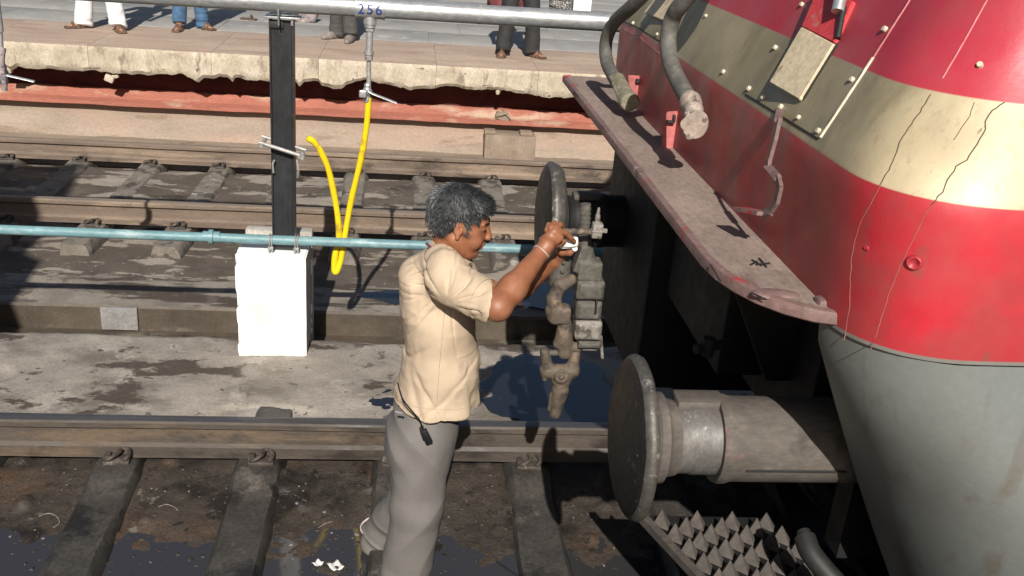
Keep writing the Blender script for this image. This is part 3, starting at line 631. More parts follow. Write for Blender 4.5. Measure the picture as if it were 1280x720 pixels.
# ================================================================== near platform (under the camera) and an unseen wall added to cast the shadow at the left
npf = thing('railway_platform', 'near platform edge the view is taken from, below the frame', 'platform', (0, -2.6, 0))
bm = nb(); bb(bm, -40, 40, -30, -2.62, -.6, .80); bmobj('platform_base', bm, m_mid, npf)
bm = nb(); bb(bm, -40, 40, -3.6, -2.52, .802, .86, .01); bmobj('coping_slab', bm, m_cop, npf)
bl = thing('shadow_caster', 'added unseen plastered station building with sloping gable on the near platform at left', 'building', (-4, -4.2, .86))
def shx(Y, X, Zg=-.28, Yc=-3.3):     # where a shadow edge point comes from on the wall plane
    t = (Y-Yc)/LDIR.y; return (X-LDIR.x*t, Yc, Zg-LDIR.z*t)
E1 = [shx(-.2, -2.42), shx(1.66, -2.51), shx(2.7, -2.62), shx(2.85, -2.80), shx(3.2, -2.82), shx(3.3, -2.78), shx(4.36, -2.87), shx(5.0, -2.98)]
poly = [(E1[0][0], -3.3, .86)]+[Vector(e) for e in E1]+[(-9, -3.3, E1[-1][2]-.05), (-9, -3.3, .86)]  # invented wall, outline traced back from the shadow edge it has to cast
bm = nb(); prism(bm, poly, (0, -4, 0)); bmobj('added_shadow_wall', bm, m_shade, bl, 30)
bm = nb(); bb(bm, -5.6, -4.4, -3.32, -3.26, 1.8, 3.0, .01); f = bmobj('added_window', bm, m_post, bl); bm = nb(); bb(bm, -5.5, -4.5, -3.258, -3.252, 1.9, 2.9); bmobj('added_pane', bm, m_glass, f)  # window and door only dress the added wall
bm = nb(); bb(bm, -3.6, -2.7, -3.32, -3.27, .86, 2.9, .01); bmobj('added_door', bm, m_bluepipe, bl)

# ================================================================== post, block, water pipes, hoses
PYP = 1.2     # the pipes run above the block, between the tracks
def P(x, y, Y=PYP): return at(x, y, Y=Y)
blk = thing('concrete_block', 'white painted concrete block carrying the black post and the pale blue pipe', 'concrete block', (-.75, 1.1, -.21))
a = P(300, 445, 1.1); b = P(383, 448, 1.1); zt = P(340, 322, 1.1).z
bm = nb(); n = 12
def facegrid(bm, f, nu, nv, mi):
    g = [[bm.verts.new(f(i/nu, j/nv)) for j in range(nv+1)] for i in range(nu+1)]
    for i in range(nu):
        for j in range(nv): bm.faces.new((g[i][j], g[i+1][j], g[i+1][j+1], g[i][j+1])).material_index = mi
z0 = -.24; z1 = zt; x0, x1, y0, y1 = a.x-.002, b.x+.0, 1.10, 1.40
def wob(p):
    e = .002; return Vector((p[0]+e*float(fbm(p[1]*9, p[2]*9, 1)), p[1]+e*float(fbm(p[0]*9, p[2]*9, 2)), p[2]+e*float(fbm(p[0]*9, p[1]*9, 3))))
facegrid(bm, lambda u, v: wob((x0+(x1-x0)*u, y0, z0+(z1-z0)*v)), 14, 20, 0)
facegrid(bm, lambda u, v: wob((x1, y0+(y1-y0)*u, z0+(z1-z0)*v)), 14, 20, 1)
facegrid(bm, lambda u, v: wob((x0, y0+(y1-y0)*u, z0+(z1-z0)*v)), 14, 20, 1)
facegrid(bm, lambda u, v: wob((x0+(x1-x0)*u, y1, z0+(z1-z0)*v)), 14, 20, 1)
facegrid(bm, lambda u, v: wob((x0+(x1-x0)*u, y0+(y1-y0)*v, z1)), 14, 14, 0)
bmesh.ops.remove_doubles(bm, verts=bm.verts, dist=.0004); bmesh.ops.bevel(bm, geom=[e for e in bm.edges if len(e.link_faces) == 2 and e.calc_face_angle(0) > 1.1], offset=.008, segments=2, affect='EDGES')
bmobj('block_body', bm, [m_white, m_blockside], blk, 35)
bm = nb(); bb(bm, x0+.005, x1+.008, y1+.002, y1+.09, -.26, z1+.055, .008); bmobj('rear_kerb', bm, m_blockside, blk)
# black steel post (rolled section)
post = thing('steel_post', 'black painted steel post standing on the white block, holding up the silver pipe', 'post', (-.7, 1.26, .38))
pl = P(340, 200, 1.26).x; pr = P(368.5, 200, 1.26).x; ptop = P(353, 24, 1.26).z; lean = (P(353, 30, 1.26).x-P(356, 285, 1.26).x)/(P(353, 30, 1.26).z-P(356, 285, 1.26).z)
def sh(z): return lean*(z-P(354, 200, 1.26).z)
zb = z1-.005
sec = [(pl, 1.22), (pl, 1.32), (pl+.008, 1.32), (pl+.008, 1.236), (pr-.008, 1.236), (pr-.008, 1.32), (pr, 1.32), (pr, 1.22), (pr-.008, 1.22), (pr-.012, 1.228), (pl+.012, 1.228), (pl+.008, 1.22)]
bm = nb(); prism(bm, [(u+sh(zb), v, zb) for u, v in sec], (sh(ptop)-sh(zb), 0, ptop-zb)); bmobj('channel_section', bm, m_post, post, 20)
bm = nb(); c = P(354, 21, 1.25); box(bm, (c.x, 1.25, c.z), (.185, .11, .010), None, .001); box(bm, (c.x+.005, 1.255, c.z+.016), (.15, .09, .008), None, .001); bmobj('top_plate', bm, m_galv, post)
bm = nb(); c = P(349, 20, 1.2); tube(bm, [c+Vector((0, -.03, -.045)), c+Vector((0, -.035, .05)), c+Vector((0, .01, .125)), c+Vector((0, .055, .06)), c+Vector((0, .05, -.03))], .0045, 8, 5); bmobj('u_bolt', bm, m_galv, post)
bm = nb(); c = P(349, 30, 1.21); cyl(bm, c, c+Vector((0, 0, .03)), .006); c = P(365, 27, 1.215); box(bm, c, (.012, .012, .045), None, .002); bmobj('bolt_stub', bm, m_galv, post)
bm = nb(); c = P(345, 31, 1.218); box(bm, c, (.075, .006, .035), None, .002); bmobj('slot_cover', bm, m_rubber, post)
bm = nb(); A = P(324, 178, 1.17); B = P(380, 196, 1.17); tube(bm, [A, A.lerp(B, .5), B], .011, 10, 3); tube(bm, [A+Vector((0, .1, .012)), B+Vector((0, .1, .012))], .009, 8, sm=False)
cyl(bm, P(378, 190, 1.15), P(378, 199, 1.15), .015); cyl(bm, A+Vector((.012, -.01, -.018)), A+Vector((.016, .12, -.01)), .011); cyl(bm, B+Vector((-.02, -.015, 0)), B+Vector((-.02, .12, .0)), .010)
bmobj('clamp_bar', bm, m_galvd, post)
bm = nb(); tube(bm, [P(343, 200, 1.2), P(341, 206, 1.2), P(342, 216, 1.205)], .006, 8, 4); tube(bm, [P(371, 200, 1.21), P(373, 212, 1.2), P(372, 222, 1.21)], .006, 8, 4); bmobj('hook_strap', bm, m_galvd, post)
# silver water main
mp = thing('water_pipe', 'silver galvanised water pipe on top of the black post, stencilled 256', 'water pipe', (0, PYP, 1.8))
A = P(160, -8.5); B = P(750, 27); A = A+(A-B)*.8; B2 = B+(B-A)*1.2
bm = nb(); cyl(bm, A, B2, .051, seg=40); bmobj('pipe', bm, m_galv, mp)
d = (B-A).normalized()
T = P(463, 9.8); bm = nb(); cyl(bm, T-d*.072, T+d*.072, .056, seg=40); cyl(bm, T-d*.078, T-d*.066, .0585, seg=40); cyl(bm, T+d*.066, T+d*.078, .0585, seg=40)
dn = (P(461, 105)-T).normalized(); cyl(bm, T, T+dn*.085, .034, seg=24); cyl(bm, T+dn*.07, T+dn*.10, .030, seg=24); bmobj('tee', bm, m_galv, mp)
for (u, v) in ((678, 690), (713, 718), (240, 262), (596, 604)):
    c = P((u+v)/2, 9.8+((u+v)/2-463)*.0602); bm = nb(); cyl(bm, c-d*.008, c+d*.008, .0516, seg=40); bmobj('paint_ring', bm, m_galv if u > 600 else m_galvd, mp)
# stencil, wrapped round the tee
def stencil(txt, size, c, dirx, r, mat, parent, gap=.0012, ang0=.5):
    cu = bpy.data.curves.new('s', 'FONT'); cu.body = txt; cu.size = size; cu.align_x = 'CENTER'; cu.align_y = 'CENTER'; cu.space_character = 1.25; cu.offset = .0008
    o = bpy.data.objects.new('s', cu); COL.objects.link(o); dg = bpy.context.evaluated_depsgraph_get(); me = bpy.data.meshes.new_from_object(o.evaluated_get(dg)); bpy.data.objects.remove(o)
    bm = bmesh.new(); bm.from_mesh(me); bmesh.ops.subdivide_edges(bm, edges=[e for e in bm.edges if e.calc_length() > .008], cuts=2)
    fy = Vector((0, -1, 0)); fy = (fy-dirx*fy.dot(dirx)).normalized(); up = dirx.cross(fy)*-1
    if up.z < 0: up = -up
    for v in bm.verts:
        u, w = v.co.x, v.co.y; a = ang0+w/r; v.co = c+dirx*u+(fy*math.cos(a)+up*math.sin(a))*(r+gap)
    r_ = bmesh.ops.extrude_face_region(bm, geom=bm.faces[:]); ex = [g for g in r_['geom'] if isinstance(g, bmesh.types.BMVert)]
    for v in ex:
        q = v.co-c; q = q-dirx*q.dot(dirx); v.co -= q.normalized()*.0018
    return bmobj('stencil', bm, mat, parent, None)
bl_ = stencil('256', .074, T, d, .056, m_bluetext, mp, ang0=-.08); bl_.data.transform(Matrix.Identity(4))
bm = nb(); p1 = T+dn*.10; p2 = P(461, 71); p3 = P(461, 105)
cyl(bm, p1, p2, .0185, seg=24); cyl(bm, p1, p1+dn*.02, .025, seg=8); cyl(bm, p2-dn*.03, p2-dn*.012, .026, seg=24); cyl(bm, p2-dn*.012, p2+dn*.018, .022, seg=8); cyl(bm, p2, p3, .0125, seg=20); bmobj('drop_pipe', bm, m_galvd, mp)
def valve(parent, c, mat, ll):
    S_ = SDF(c-Vector((.08, .06, .07)), c+Vector((.08, .06, .07)), .0035); S_.cap(c+Vector((.002, 0, .035)), c+Vector((0, 0, -.03)), .019, .016, k=.01); S_.ell(c, (.028, .026, .024)); S_.cap(c+Vector((-.02, -.03, -.004)), c, .017, k=.012); S_.boxs(c+Vector((-.022, -.036, -.004)), (.02, .012, .02), .005, .006); S_.cap(c+Vector((0, 0, -.03)), c+Vector((0, 0, -.045)), .02, k=.003)
    o = link('valve', S_.mesh('valve'), mat, parent, None)
    bm = nb(); L1 = c+Vector((.03, -.035, .0)); tube(bm, [c+Vector((.01, -.03, .012)), L1, L1+(ll-L1)*.5, ll], .012, 10, 4, flat=.5); bmobj('lever', bm, m_galv, o)
    return o
vc = P(459, 115); valve(mp, vc, m_galv, P(496, 129, 1.16))
# second drop at the left edge of the view
T2 = P(-6, -8); c2 = P(4, 92); bm = nb(); cyl(bm, T2, P(0, 40), .0185, seg=20); cyl(bm, P(0, 40), c2, .0125, seg=16); bmobj('drop_pipe', bm, m_galvd, mp)
valve(mp, c2, m_galvd, P(43, 102, 1.16)); bm = nb(); tube(bm, [P(2, 60, 1.17), P(1, 75, 1.15), P(4, 95, 1.16), P(6, 113, 1.17)], lambda t: .022-.008*t, 10, 4); bmobj('rag_wrap', bm, m_pinkcl, mp)
# yellow hose
hz = [P(460.5, 122, 1.2), P(459, 150, 1.21), P(453, 190, 1.23), P(445, 225, 1.25), P(438, 255, 1.27), P(431, 295, 1.27), P(426, 325, 1.265), P(421, 339, 1.262), P(417.5, 337, 1.262), P(419, 318, 1.265), P(423.5, 295, 1.265), P(422, 270, 1.25), P(417, 240, 1.24), P(410, 210, 1.22), P(401, 190, 1.2), P(393, 178, 1.19), P(384, 172.5, 1.18)]
bm = nb(); tube(bm, hz, lambda t: .0175+.001*math.sin(t*60), 16, 8); o = bmobj('garden_hose', bm, m_yellow, None, 60, hz[0]); tag(o, 'bright yellow hose hanging in a loop from the valve of the silver pipe', 'hose')
# pale blue pipe
bp_ = thing('water_pipe', 'pale blue painted pipe clamped on top of the white block, crossing behind the man', 'water pipe', (0, PYP, .45))
A = P(0, 287); B = P(655, 311.5); d2 = (B-A).normalized(); A = A-d2*9; B3 = B+d2*1.2
bm = nb(); cyl(bm, A, B3, .0275, seg=28); bmobj('pipe', bm, m_bluepipe, bp_)
c = P(264, 296); bm = nb(); cyl(bm, c-d2*.045, c-d2*.012, .0335, seg=10); cyl(bm, c-d2*.011, c+d2*.013, .044, seg=10); cyl(bm, c+d2*.014, c+d2*.05, .032, seg=24); bmobj('union_fitting', bm, m_bluepipe, bp_)
for px in (339, 371):
    c = P(px, 299.5+(px-339)*.037); bm = nb()
    for s in (-1, 1): tube(bm, [c+Vector((s*.006, -.03, -.05)), c+Vector((s*.006, -.033, 0)), c+Vector((s*.006, -.016, .028)), c+Vector((s*.006, .016, .028)), c+Vector((s*.006, .033, 0))], .0035, 8, 5)
    box(bm, c+Vector((0, -.032, -.04)), (.032, .012, .014), None, .003); cyl(bm, c+Vector((-.008, -.036, -.06)), c+Vector((-.008, -.036, -.03)), .007, seg=6); cyl(bm, c+Vector((.009, -.03, -.062)), c+Vector((.009, -.03, -.03)), .006, seg=6)
    bmobj('pipe_clamp', bm, m_galvd, bp_)

# ================================================================== the locomotive
LY = -.84
loco = thing('locomotive', 'red electric locomotive with a cream band and grey skirt, nose end at right', 'locomotive', (0, LY, 0))
XF, NYS, RC = .98, -2.40, .27
def ringpts(xf, ys, r, x1=9.0, closed=True):
    yf = 2*LY-ys; pts = [(x1, ys)]
    for x in np.linspace(x1-.4, xf+r+.05, 16): pts.append((float(x), ys))
    for k in range(17):
        a = PI/2*k/16; e = 2.3; ca = math.cos(a); sa = math.sin(a)
        pts.append((xf+r-r*abs(sa)**(2/e), ys+r-r*abs(ca)**(2/e)))
    for y in np.linspace(ys+r+.05, yf-r-.05, 24): pts.append((xf, float(y)))
    for k in range(17):
        a = PI/2*k/16; e = 2.3; ca = math.cos(a); sa = math.sin(a)
        pts.append((xf+r-r*abs(ca)**(2/e), yf-r+r*abs(sa)**(2/e)))
    for x in np.linspace(xf+r+.05, x1, 16): pts.append((float(x), yf))
    return pts
LEV = [(1.56, .985, -2.385), (1.60, .981, -2.39), (1.70, .98, -2.397), (1.80, .98, -2.40), (1.88, .98, -2.40), (1.92, .983, -2.396), (1.925, .985, -2.394), (1.945, .992, -2.387), (1.97, 1.003, -2.375), (2.05, 1.04, -2.33), (2.115, 1.073, -2.295), (2.2, 1.115, -2.262), (2.35, 1.19, -2.225), (2.6, 1.31, -2.20), (3.0, 1.50, -2.18), (3.4, 1.69, -2.15), (3.75, 1.86, -2.08), (3.95, 2.0, -1.9), (4.05, 2.2, -1.5)]
bm = nb(); rg = []
for z, xf, ys in LEV: rg.append([bm.verts.new((x, y, z)) for x, y in ringpts(xf, ys, RC+max(0, z-1.9)*.08)])
for i in range(len(rg)-1):
    for k in range(len(rg[0])-1): bm.faces.new((rg[i][k], rg[i][k+1], rg[i+1][k+1], rg[i+1][k]))
bm.faces.new(rg[-1]); bm.faces.new(rg[0][::-1])
for v in bm.verts:   # panel-beaten waviness of the old plating
    q = v.co; n = .004*float(fbm(q.x*2.2, q.y*2.2, q.z*3.5, 5)); 
    if 1.57 < q.z < 3.3: q.x += n; q.y += n*.6
shell = bmobj('body_shell', bm, m_body, loco, 50)
_bm = bmesh.new(); _bm.from_mesh(shell.data); _bm.transform(Matrix.Translation(worg(shell))); BV = BVHTree.FromBMesh(_bm); _bm.free()
def hit(x, y, off=0.):
    dd = (_F+_R*((x-640)/FPX)-_U*((y-360)/FPX)).normalized(); h = BV.ray_cast(CAM, dd)
    if h[0] is None: q = at(x, y, X=1.0); return q, Vector((-1, 0, .2)).normalized()
    n = h[1]
    if n.dot(dd) > 0: n = -n
    return h[0]+n*off, n
# grey skirt: curved corner running down and back, open at the front above the buffers
bm = nb(); rg = []
SK = [(1.556, .985, -2.385, .27), (1.50, .988, -2.39, .28), (1.40, 1.01, -2.40, .30), (1.3, 1.035, -2.40, .33), (1.15, 1.08, -2.40, .42), (1.0, 1.125, -2.40, .48), (.8, 1.19, -2.40, .52), (.6, 1.27, -2.39, .54), (.4, 1.36, -2.38, .55)]
def skpts(xf, ys, r, inset=0, x1=9.):
    pts = [(x1, ys+inset)]+[(float(x), ys+inset) for x in np.linspace(x1-.4, xf+r+.05, 16)]
    for k in range(25):
        a = PI/2*k/26; e = 2.05; pts.append((xf+r-(r-inset)*abs(math.sin(a))**(2/e), ys+r-(r-inset)*abs(math.cos(a))**(2/e)))
    return pts
def pxof(p):
    d = Vector(p)-CAM; w = d.dot(_F); return 640+FPX*d.dot(_R)/w, 360-FPX*d.dot(_U)/w
SILX = [(1014, 395), (1024, 430), (1037, 480), (1054, 540), (1080, 630), (1112, 720), (1180, 900), (1290, 1200)]
def skfit(z, ys, rc):     # depth of the rounded front edge, read off its outline in the photograph
    lo, hi = .9, 2.2
    for _ in range(30):
        xf = (lo+hi)/2; q = [pxof((x, y, z)) for x, y in skpts(xf, ys, rc)[1:]]; px, py = min(q)
        tx = next((a[0]+(b[0]-a[0])*(py-a[1])/(b[1]-a[1]) for a, b in zip(SILX, SILX[1:]) if py <= b[1]), 1290)
        if px < tx: lo = xf
        else: hi = xf
    return xf
SK = [SK[0]]+[(z, max(.985, skfit(z, ys, rc)), ys, rc) for z, _x, ys, rc in SK[1:]]
for sgn in (1, -1):
    bm = nb(); ro = []; ri = []
    f = (lambda p: p) if sgn == 1 else (lambda p: (p[0], 2*LY-p[1]))
    for z, xf, ys, rc in SK:
        ro.append([bm.verts.new((*f(p), z)) for p in skpts(xf, ys, rc)]); ri.append([bm.verts.new((*f(p), z)) for p in skpts(xf, ys, rc, .012)])
    m_ = len(ro[0])
    for i in range(len(ro)-1):
        for k in range(m_-1):
            bm.faces.new((ro[i][k], ro[i][k+1], ro[i+1][k+1], ro[i+1][k])); bm.faces.new((ri[i][k], ri[i+1][k], ri[i+1][k+1], ri[i][k+1]))
        bm.faces.new((ro[i][-1], ri[i][-1], ri[i+1][-1], ro[i+1][-1]))
    for k in range(m_-1): bm.faces.new((ro[-1][k], ro[-1][k+1], ri[-1][k+1], ri[-1][k]))
    bmobj('side_skirt', bm, m_grey, loco, 50)
# footplate over the buffers
SZ = 1.6; XE = .77; XI = 1.06; ny, fy = -2.215, .72
poly = [(XE, fy-.02), (XE+.02, fy)]
edge = [(XE, fy-.02), (XE+.004, .0), (XE+.008, -1.0), (XE+.012, -1.86), (XE+.022, -1.95), (XE+.045, -2.03), (XE+.08, -2.10), (XE+.125, -2.155), (XE+.18, -2.195), (XE+.25, ny), (XI-.01, ny-.01)]
out = [(XI, fy), (XE+.03, fy)]+edge+[(XI, ny)]
bm = nb(); prism(bm, [(x, y, SZ) for x, y in out], (0, 0, -.012)); bmobj('footplate', bm, m_shelf, loco, 30)
bm = nb(); rr = []
EP = [Vector((x, y, SZ)) for x, y in [(XE+.03, fy-.004)]+edge]
for i, p in enumerate(EP):
    t = (EP[min(i+1, len(EP)-1)]-EP[max(0, i-1)]).normalized(); o_ = Vector((t.y, -t.x, 0)); o_ = o_ if i == len(EP)-1 or o_.x < 0 or o_.y < 0 else -o_
    if o_.x > 0 and i < len(EP)-2: o_ = -o_
    q = []
    for (u, w) in ((-.014, .0005), (-.012, .0025), (.0, .0035), (.008, .001), (.010, -.004), (.010, -.027), (.006, -.031), (.0, -.031), (-.002, -.013)): q.append(bm.verts.new(p+o_*u+Vector((0, 0, w))))
    rr.append(q)
for i in range(len(rr)-1):
    for k in range(9): bm.faces.new((rr[i][k], rr[i][(k+1) % 9], rr[i+1][(k+1) % 9], rr[i+1][k]))
bm.faces.new(rr[0]); bm.faces.new(rr[-1]); bmobj('edge_flange', bm, m_lipm, loco, 40)
for (a, b) in (((717, 113), (723, 120)), ((731, 127), (737, 136)), ((750, 153), (755, 161)), ((762, 166), (768, 174)), ((840, 262), (847, 271)), ((861, 286), (866, 292)), ((871, 303), (876, 311)), ((888, 331), (901, 352)), ((940, 366), (958, 374))):
    A = at(*a, Z=SZ); B = at(*b, Z=SZ); bm = nb(); cyl(bm, A, B, .0016, seg=6); bmobj('weld_gap', bm, m_rubber, loco)
bm = nb(); A = at(918, 369, Z=SZ+.004); 
for (a, b) in (((940, 325), (952, 332)), ((945, 331), (962, 329)), ((949, 323), (958, 334)), ((938, 331), (946, 327))): cyl(bm, at(*a, Z=SZ+.002), at(*b, Z=SZ+.002), .003, seg=6)
bmobj('grease_scrape', bm, m_rubber, loco)
bm = nb(); S_ = SDF(at(968, 368, Z=SZ)-Vector((.1, .1, .03)), at(968, 368, Z=SZ)+Vector((.1, .1, .03)), .004); q = at(966, 368, Z=SZ-.004); S_.ell(q, (.055, .03, .010)); S_.ell(q+Vector((.035, -.01, 0)), (.03, .02, .012)); bm.free(); link('dirt_lump', S_.mesh('dirt_lump'), m_lipm, loco, None)
q = at(1022, 378, Z=SZ); bm = nb(); box(bm, q+Vector((.01, 0, -.012)), (.032, .045, .052), None, .012); bmobj('corner_knuckle', bm, m_lipm, loco)
# headstock and what is behind it
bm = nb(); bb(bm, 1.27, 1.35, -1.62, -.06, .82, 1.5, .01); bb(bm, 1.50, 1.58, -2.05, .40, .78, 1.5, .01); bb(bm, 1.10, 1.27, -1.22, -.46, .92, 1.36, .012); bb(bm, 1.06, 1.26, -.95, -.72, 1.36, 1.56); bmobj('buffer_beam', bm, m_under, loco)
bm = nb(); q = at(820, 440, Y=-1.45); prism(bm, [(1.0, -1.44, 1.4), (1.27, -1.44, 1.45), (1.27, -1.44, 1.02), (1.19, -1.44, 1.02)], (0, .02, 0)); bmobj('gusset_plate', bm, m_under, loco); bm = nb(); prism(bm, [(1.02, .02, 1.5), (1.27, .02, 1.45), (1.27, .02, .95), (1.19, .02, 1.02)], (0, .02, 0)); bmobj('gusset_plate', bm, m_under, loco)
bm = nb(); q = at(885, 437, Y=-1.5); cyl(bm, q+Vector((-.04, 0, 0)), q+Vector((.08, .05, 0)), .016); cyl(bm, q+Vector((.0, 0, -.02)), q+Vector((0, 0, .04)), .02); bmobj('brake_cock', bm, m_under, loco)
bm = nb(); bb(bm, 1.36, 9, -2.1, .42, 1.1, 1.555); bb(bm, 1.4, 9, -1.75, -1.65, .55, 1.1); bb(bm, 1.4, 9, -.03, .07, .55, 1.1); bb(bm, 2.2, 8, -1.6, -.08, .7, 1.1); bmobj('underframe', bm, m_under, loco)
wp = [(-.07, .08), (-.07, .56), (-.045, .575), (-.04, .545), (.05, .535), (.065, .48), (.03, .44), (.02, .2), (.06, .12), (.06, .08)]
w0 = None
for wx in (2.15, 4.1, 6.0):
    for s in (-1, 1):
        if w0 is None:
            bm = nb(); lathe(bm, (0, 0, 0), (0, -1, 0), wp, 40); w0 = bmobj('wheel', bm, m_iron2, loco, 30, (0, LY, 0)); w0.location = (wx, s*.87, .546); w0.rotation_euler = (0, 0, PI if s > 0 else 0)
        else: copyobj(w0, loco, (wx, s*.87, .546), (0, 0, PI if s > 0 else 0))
bm = nb(); bb(bm, 1.02, 1.30, -.45, .50, .45, 1.40, .02); bmobj('shade_fill_box', bm, m_under, loco)  # black box added to fill the shaded space under the nose
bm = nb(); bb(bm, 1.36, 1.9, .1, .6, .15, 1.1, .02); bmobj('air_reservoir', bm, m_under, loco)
for (ya, za) in ((-.30, .98),):
    bm = nb(); tube(bm, [(1.12, ya, 1.35), (1.06, ya+.02, 1.15), (1.05, ya+.04, za-.1), (1.12, ya+.06, za-.25)], .022, 12, 6); bmobj('hanging_hose', bm, m_under, loco)
# buffers
def buffer(Y, dx=0., far=False):
    Zb = 1.03; org = (0, LY, 0); c = Vector((.655+dx, Y, Zb))
    dsk = nb(); prof = [(-.045, .02), (-.043, .09), (-.034, .17), (-.022, .225), (-.010, .252), (.0, .264), (.012, .268), (.024, .262), (.030, .245), (.034, .215), (.036, .17), (.044, .145), (.058, .135)]
    if far: prof = prof[:7]+[(.026, .262), (.045, .255), (.062, .235), (.070, .20), (.074, .16), (.078, .135)]
    else: prof = [(t, q*.885) for t, q in prof]
    lathe(dsk, c, (1, 0, 0), prof, 72, [0, 0, 0, 0, 1, 1, 1, 1, 1, 1, 1, 1, 1])
    for v in dsk.verts:
        q = v.co-c; n = float(fbm(q.y*14, q.z*14, q.x*14, 3)); v.co.x += .003*n; rad = math.hypot(q.y, q.z)
        if rad > .19: v.co.y += q.y/rad*.004*n; v.co.z += q.z/rad*.004*n
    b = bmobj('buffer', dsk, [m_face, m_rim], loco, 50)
    bm = nb(); lathe(bm, c, (1, 0, 0), [(t, q*.87) for t, q in [(.055, .142), (.062, .150), (.085, .150), (.092, .138), (.10, .130), (.125, .124)]], 48); bmobj('collar', bm, m_under if far else m_case, b)  # far buffer parts switch to black, their shade put into the colour
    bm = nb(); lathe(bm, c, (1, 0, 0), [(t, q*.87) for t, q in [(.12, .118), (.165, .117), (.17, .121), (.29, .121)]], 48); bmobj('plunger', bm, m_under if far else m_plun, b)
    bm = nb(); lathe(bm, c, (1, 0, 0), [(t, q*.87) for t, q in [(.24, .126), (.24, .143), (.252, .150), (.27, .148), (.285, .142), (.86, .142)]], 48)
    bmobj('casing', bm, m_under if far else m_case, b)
    bm = nb(); box(bm, c+Vector((.19, .02, .111)), (.14, .08, .03), None, .008); bmobj('stop_lug', bm, m_case, b)
    bm = nb(); cyl(bm, c+Vector((.31, -.123, -.03)), c+Vector((.60, -.123, -.03)), .004, seg=6); bmobj('weld_line', bm, m_rubber, b)
    return b
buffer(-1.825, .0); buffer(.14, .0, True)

# screw coupling between the buffers
K = thing('tmp', None, None); bpy.data.objects.remove(K)
cp = bpy.data.objects.new('screw_coupling', None); COL.objects.link(cp); cp.parent = loco; cp.location = (.65, -.06, 1.1); cp['w'] = [.65, LY-.06, 1.1]; CY = -.90
def C(x, y, Y=CY): return at(x, y, Y=Y)
def cast(name, mat, pts, lo, hi, h=.0034, disp=.0014):
    S_ = SDF(lo, hi, h)
    for f in pts: f(S_)
    return link(name, S_.mesh(name, lambda V, N: disp*fbm(V[:, 0]*60, V[:, 1]*60, V[:, 2]*60, 3)), mat, cp, None)
bm = nb(); A = C(732, 255, -.86); B = C(730, 312, -.86); cyl(bm, A, B, .0195, seg=24)
for k in range(9):
    q = A.lerp(B, .1+k*.1); cyl(bm, q-Vector((0, 0, .002)), q+Vector((0, 0, .002)), .0215, seg=20)
bmobj('screw_rod', bm, m_iron2, cp)
bm = nb(); A = C(686, 288.5, -.985); B = C(744, 290, -.985); cyl(bm, A, B, .0095, .0115, seg=16); lvr = bmobj('lever_bar', bm, m_iron, cp)
bm = nb(); q = C(746, 287.5, -.985); box(bm, q, (.036, .04, .054), Matrix.Rotation(.05, 3, 'Y'), .004); box(bm, q+Vector((0, -.004, 0)), (.040, .036, .008), None, .002); cyl(bm, q, q+Vector((.036, 0, -.003)), .009, seg=6)
cyl(bm, q, q+Vector((-.002, 0, .055)), .011, .009, seg=12); cyl(bm, q+Vector((-.002, 0, .052)), q+Vector((-.001, 0, .082)), .008, .004, seg=12); bmobj('lever_nut', bm, m_ironw, cp)
E1_ = C(735, 305); 
cast('hook_neck', m_iron2, [lambda S: S.cap(C(731, 300), C(734, 325), .026, .030, k=.02), lambda S: S.boxs(C(736, 336), (.044, .038, .036), .006, .012), lambda S: S.boxs(C(724, 322), (.012, .03, .05), .004, .008, R=np.array(Matrix.Rotation(.25, 3, 'Y'))), lambda S: S.cap(C(751, 305, -.95), C(747, 330, -.95), .018, k=.006, op='sub'), lambda S: S.cap(C(741, 318, -1.0), C(741, 334, -.96), .008, k=.004, op='sub')], C(737, 330)-Vector((.12, .12, .17)), C(737, 330)+Vector((.12, .12, .17)))
def drum(name, px, py0, py1, hw, mat, tilt=0., r=.012):
    A = C(px, py0); B = C(px+tilt, py1); q = (A+B)/2
    cast(name, mat, [lambda S: S.boxs(q, (hw, hw*.9, (A.z-B.z)/2), r, .004), lambda S: S.boxs(q+Vector((0, -hw*.2, 0)), (hw*.86, hw*.86, (A.z-B.z)/2-.006), r, .003)], q-Vector((.09, .09, .09)), q+Vector((.09, .09, .09)))
drum('nut_block', 736, 346.5, 370, .052, m_iron2, 0, .010); drum('nut_block', 734.5, 371.5, 395, .049, m_iron2, -1, .012); drum('worn_band', 733.5, 396.5, 420, .051, m_ironw, 0, .012)
drum('lower_plate', 735.5, 421.5, 431, .044, m_iron2, 0, .006)
bm = nb(); q = C(736, 433); box(bm, q, (.055, .05, .012), None, .003); cyl(bm, C(751, 420), C(753, 448), .006, seg=8); bmobj('lock_tab', bm, m_ironw, cp)
bm = nb(); q = C(745, 383, -.955); box(bm, q, (.007, .012, .06), None, .002); bmobj('key_slot', bm, m_rubber, cp)
lo = C(700, 380)-Vector((.16, .14, .22)); hi = C(700, 380)+Vector((.16, .16, .22))
cast('upper_link', m_iron2, [lambda S: S.cap(C(702, 326, -.86), C(699, 352, -.86), .036, .040, k=.02), lambda S: S.ell(C(703, 322, -.86), (.03, .03, .02)), lambda S: S.ell(C(704, 329, -.905), (.006, .006, .006)), lambda S: S.ell(C(703, 340, -.905), (.006, .006, .006))], lo, hi)
cast('curved_link', m_iron, [lambda S: S.cap(C(714, 350), C(700, 357), .022, .026, k=.012), lambda S: S.cap(C(700, 357), C(692, 374), .026, .026, k=.012), lambda S: S.cap(C(692, 374), C(694, 394), .026, .032, k=.012), lambda S: S.boxs(C(700, 392), (.038, .034, .034), .014, .014), lambda S: S.ell(C(686, 388), (.014, .02, .02)), lambda S: S.cap(C(713, 366, -1), C(712, 380, -.8), .016, k=.006, op='sub')], lo, hi)
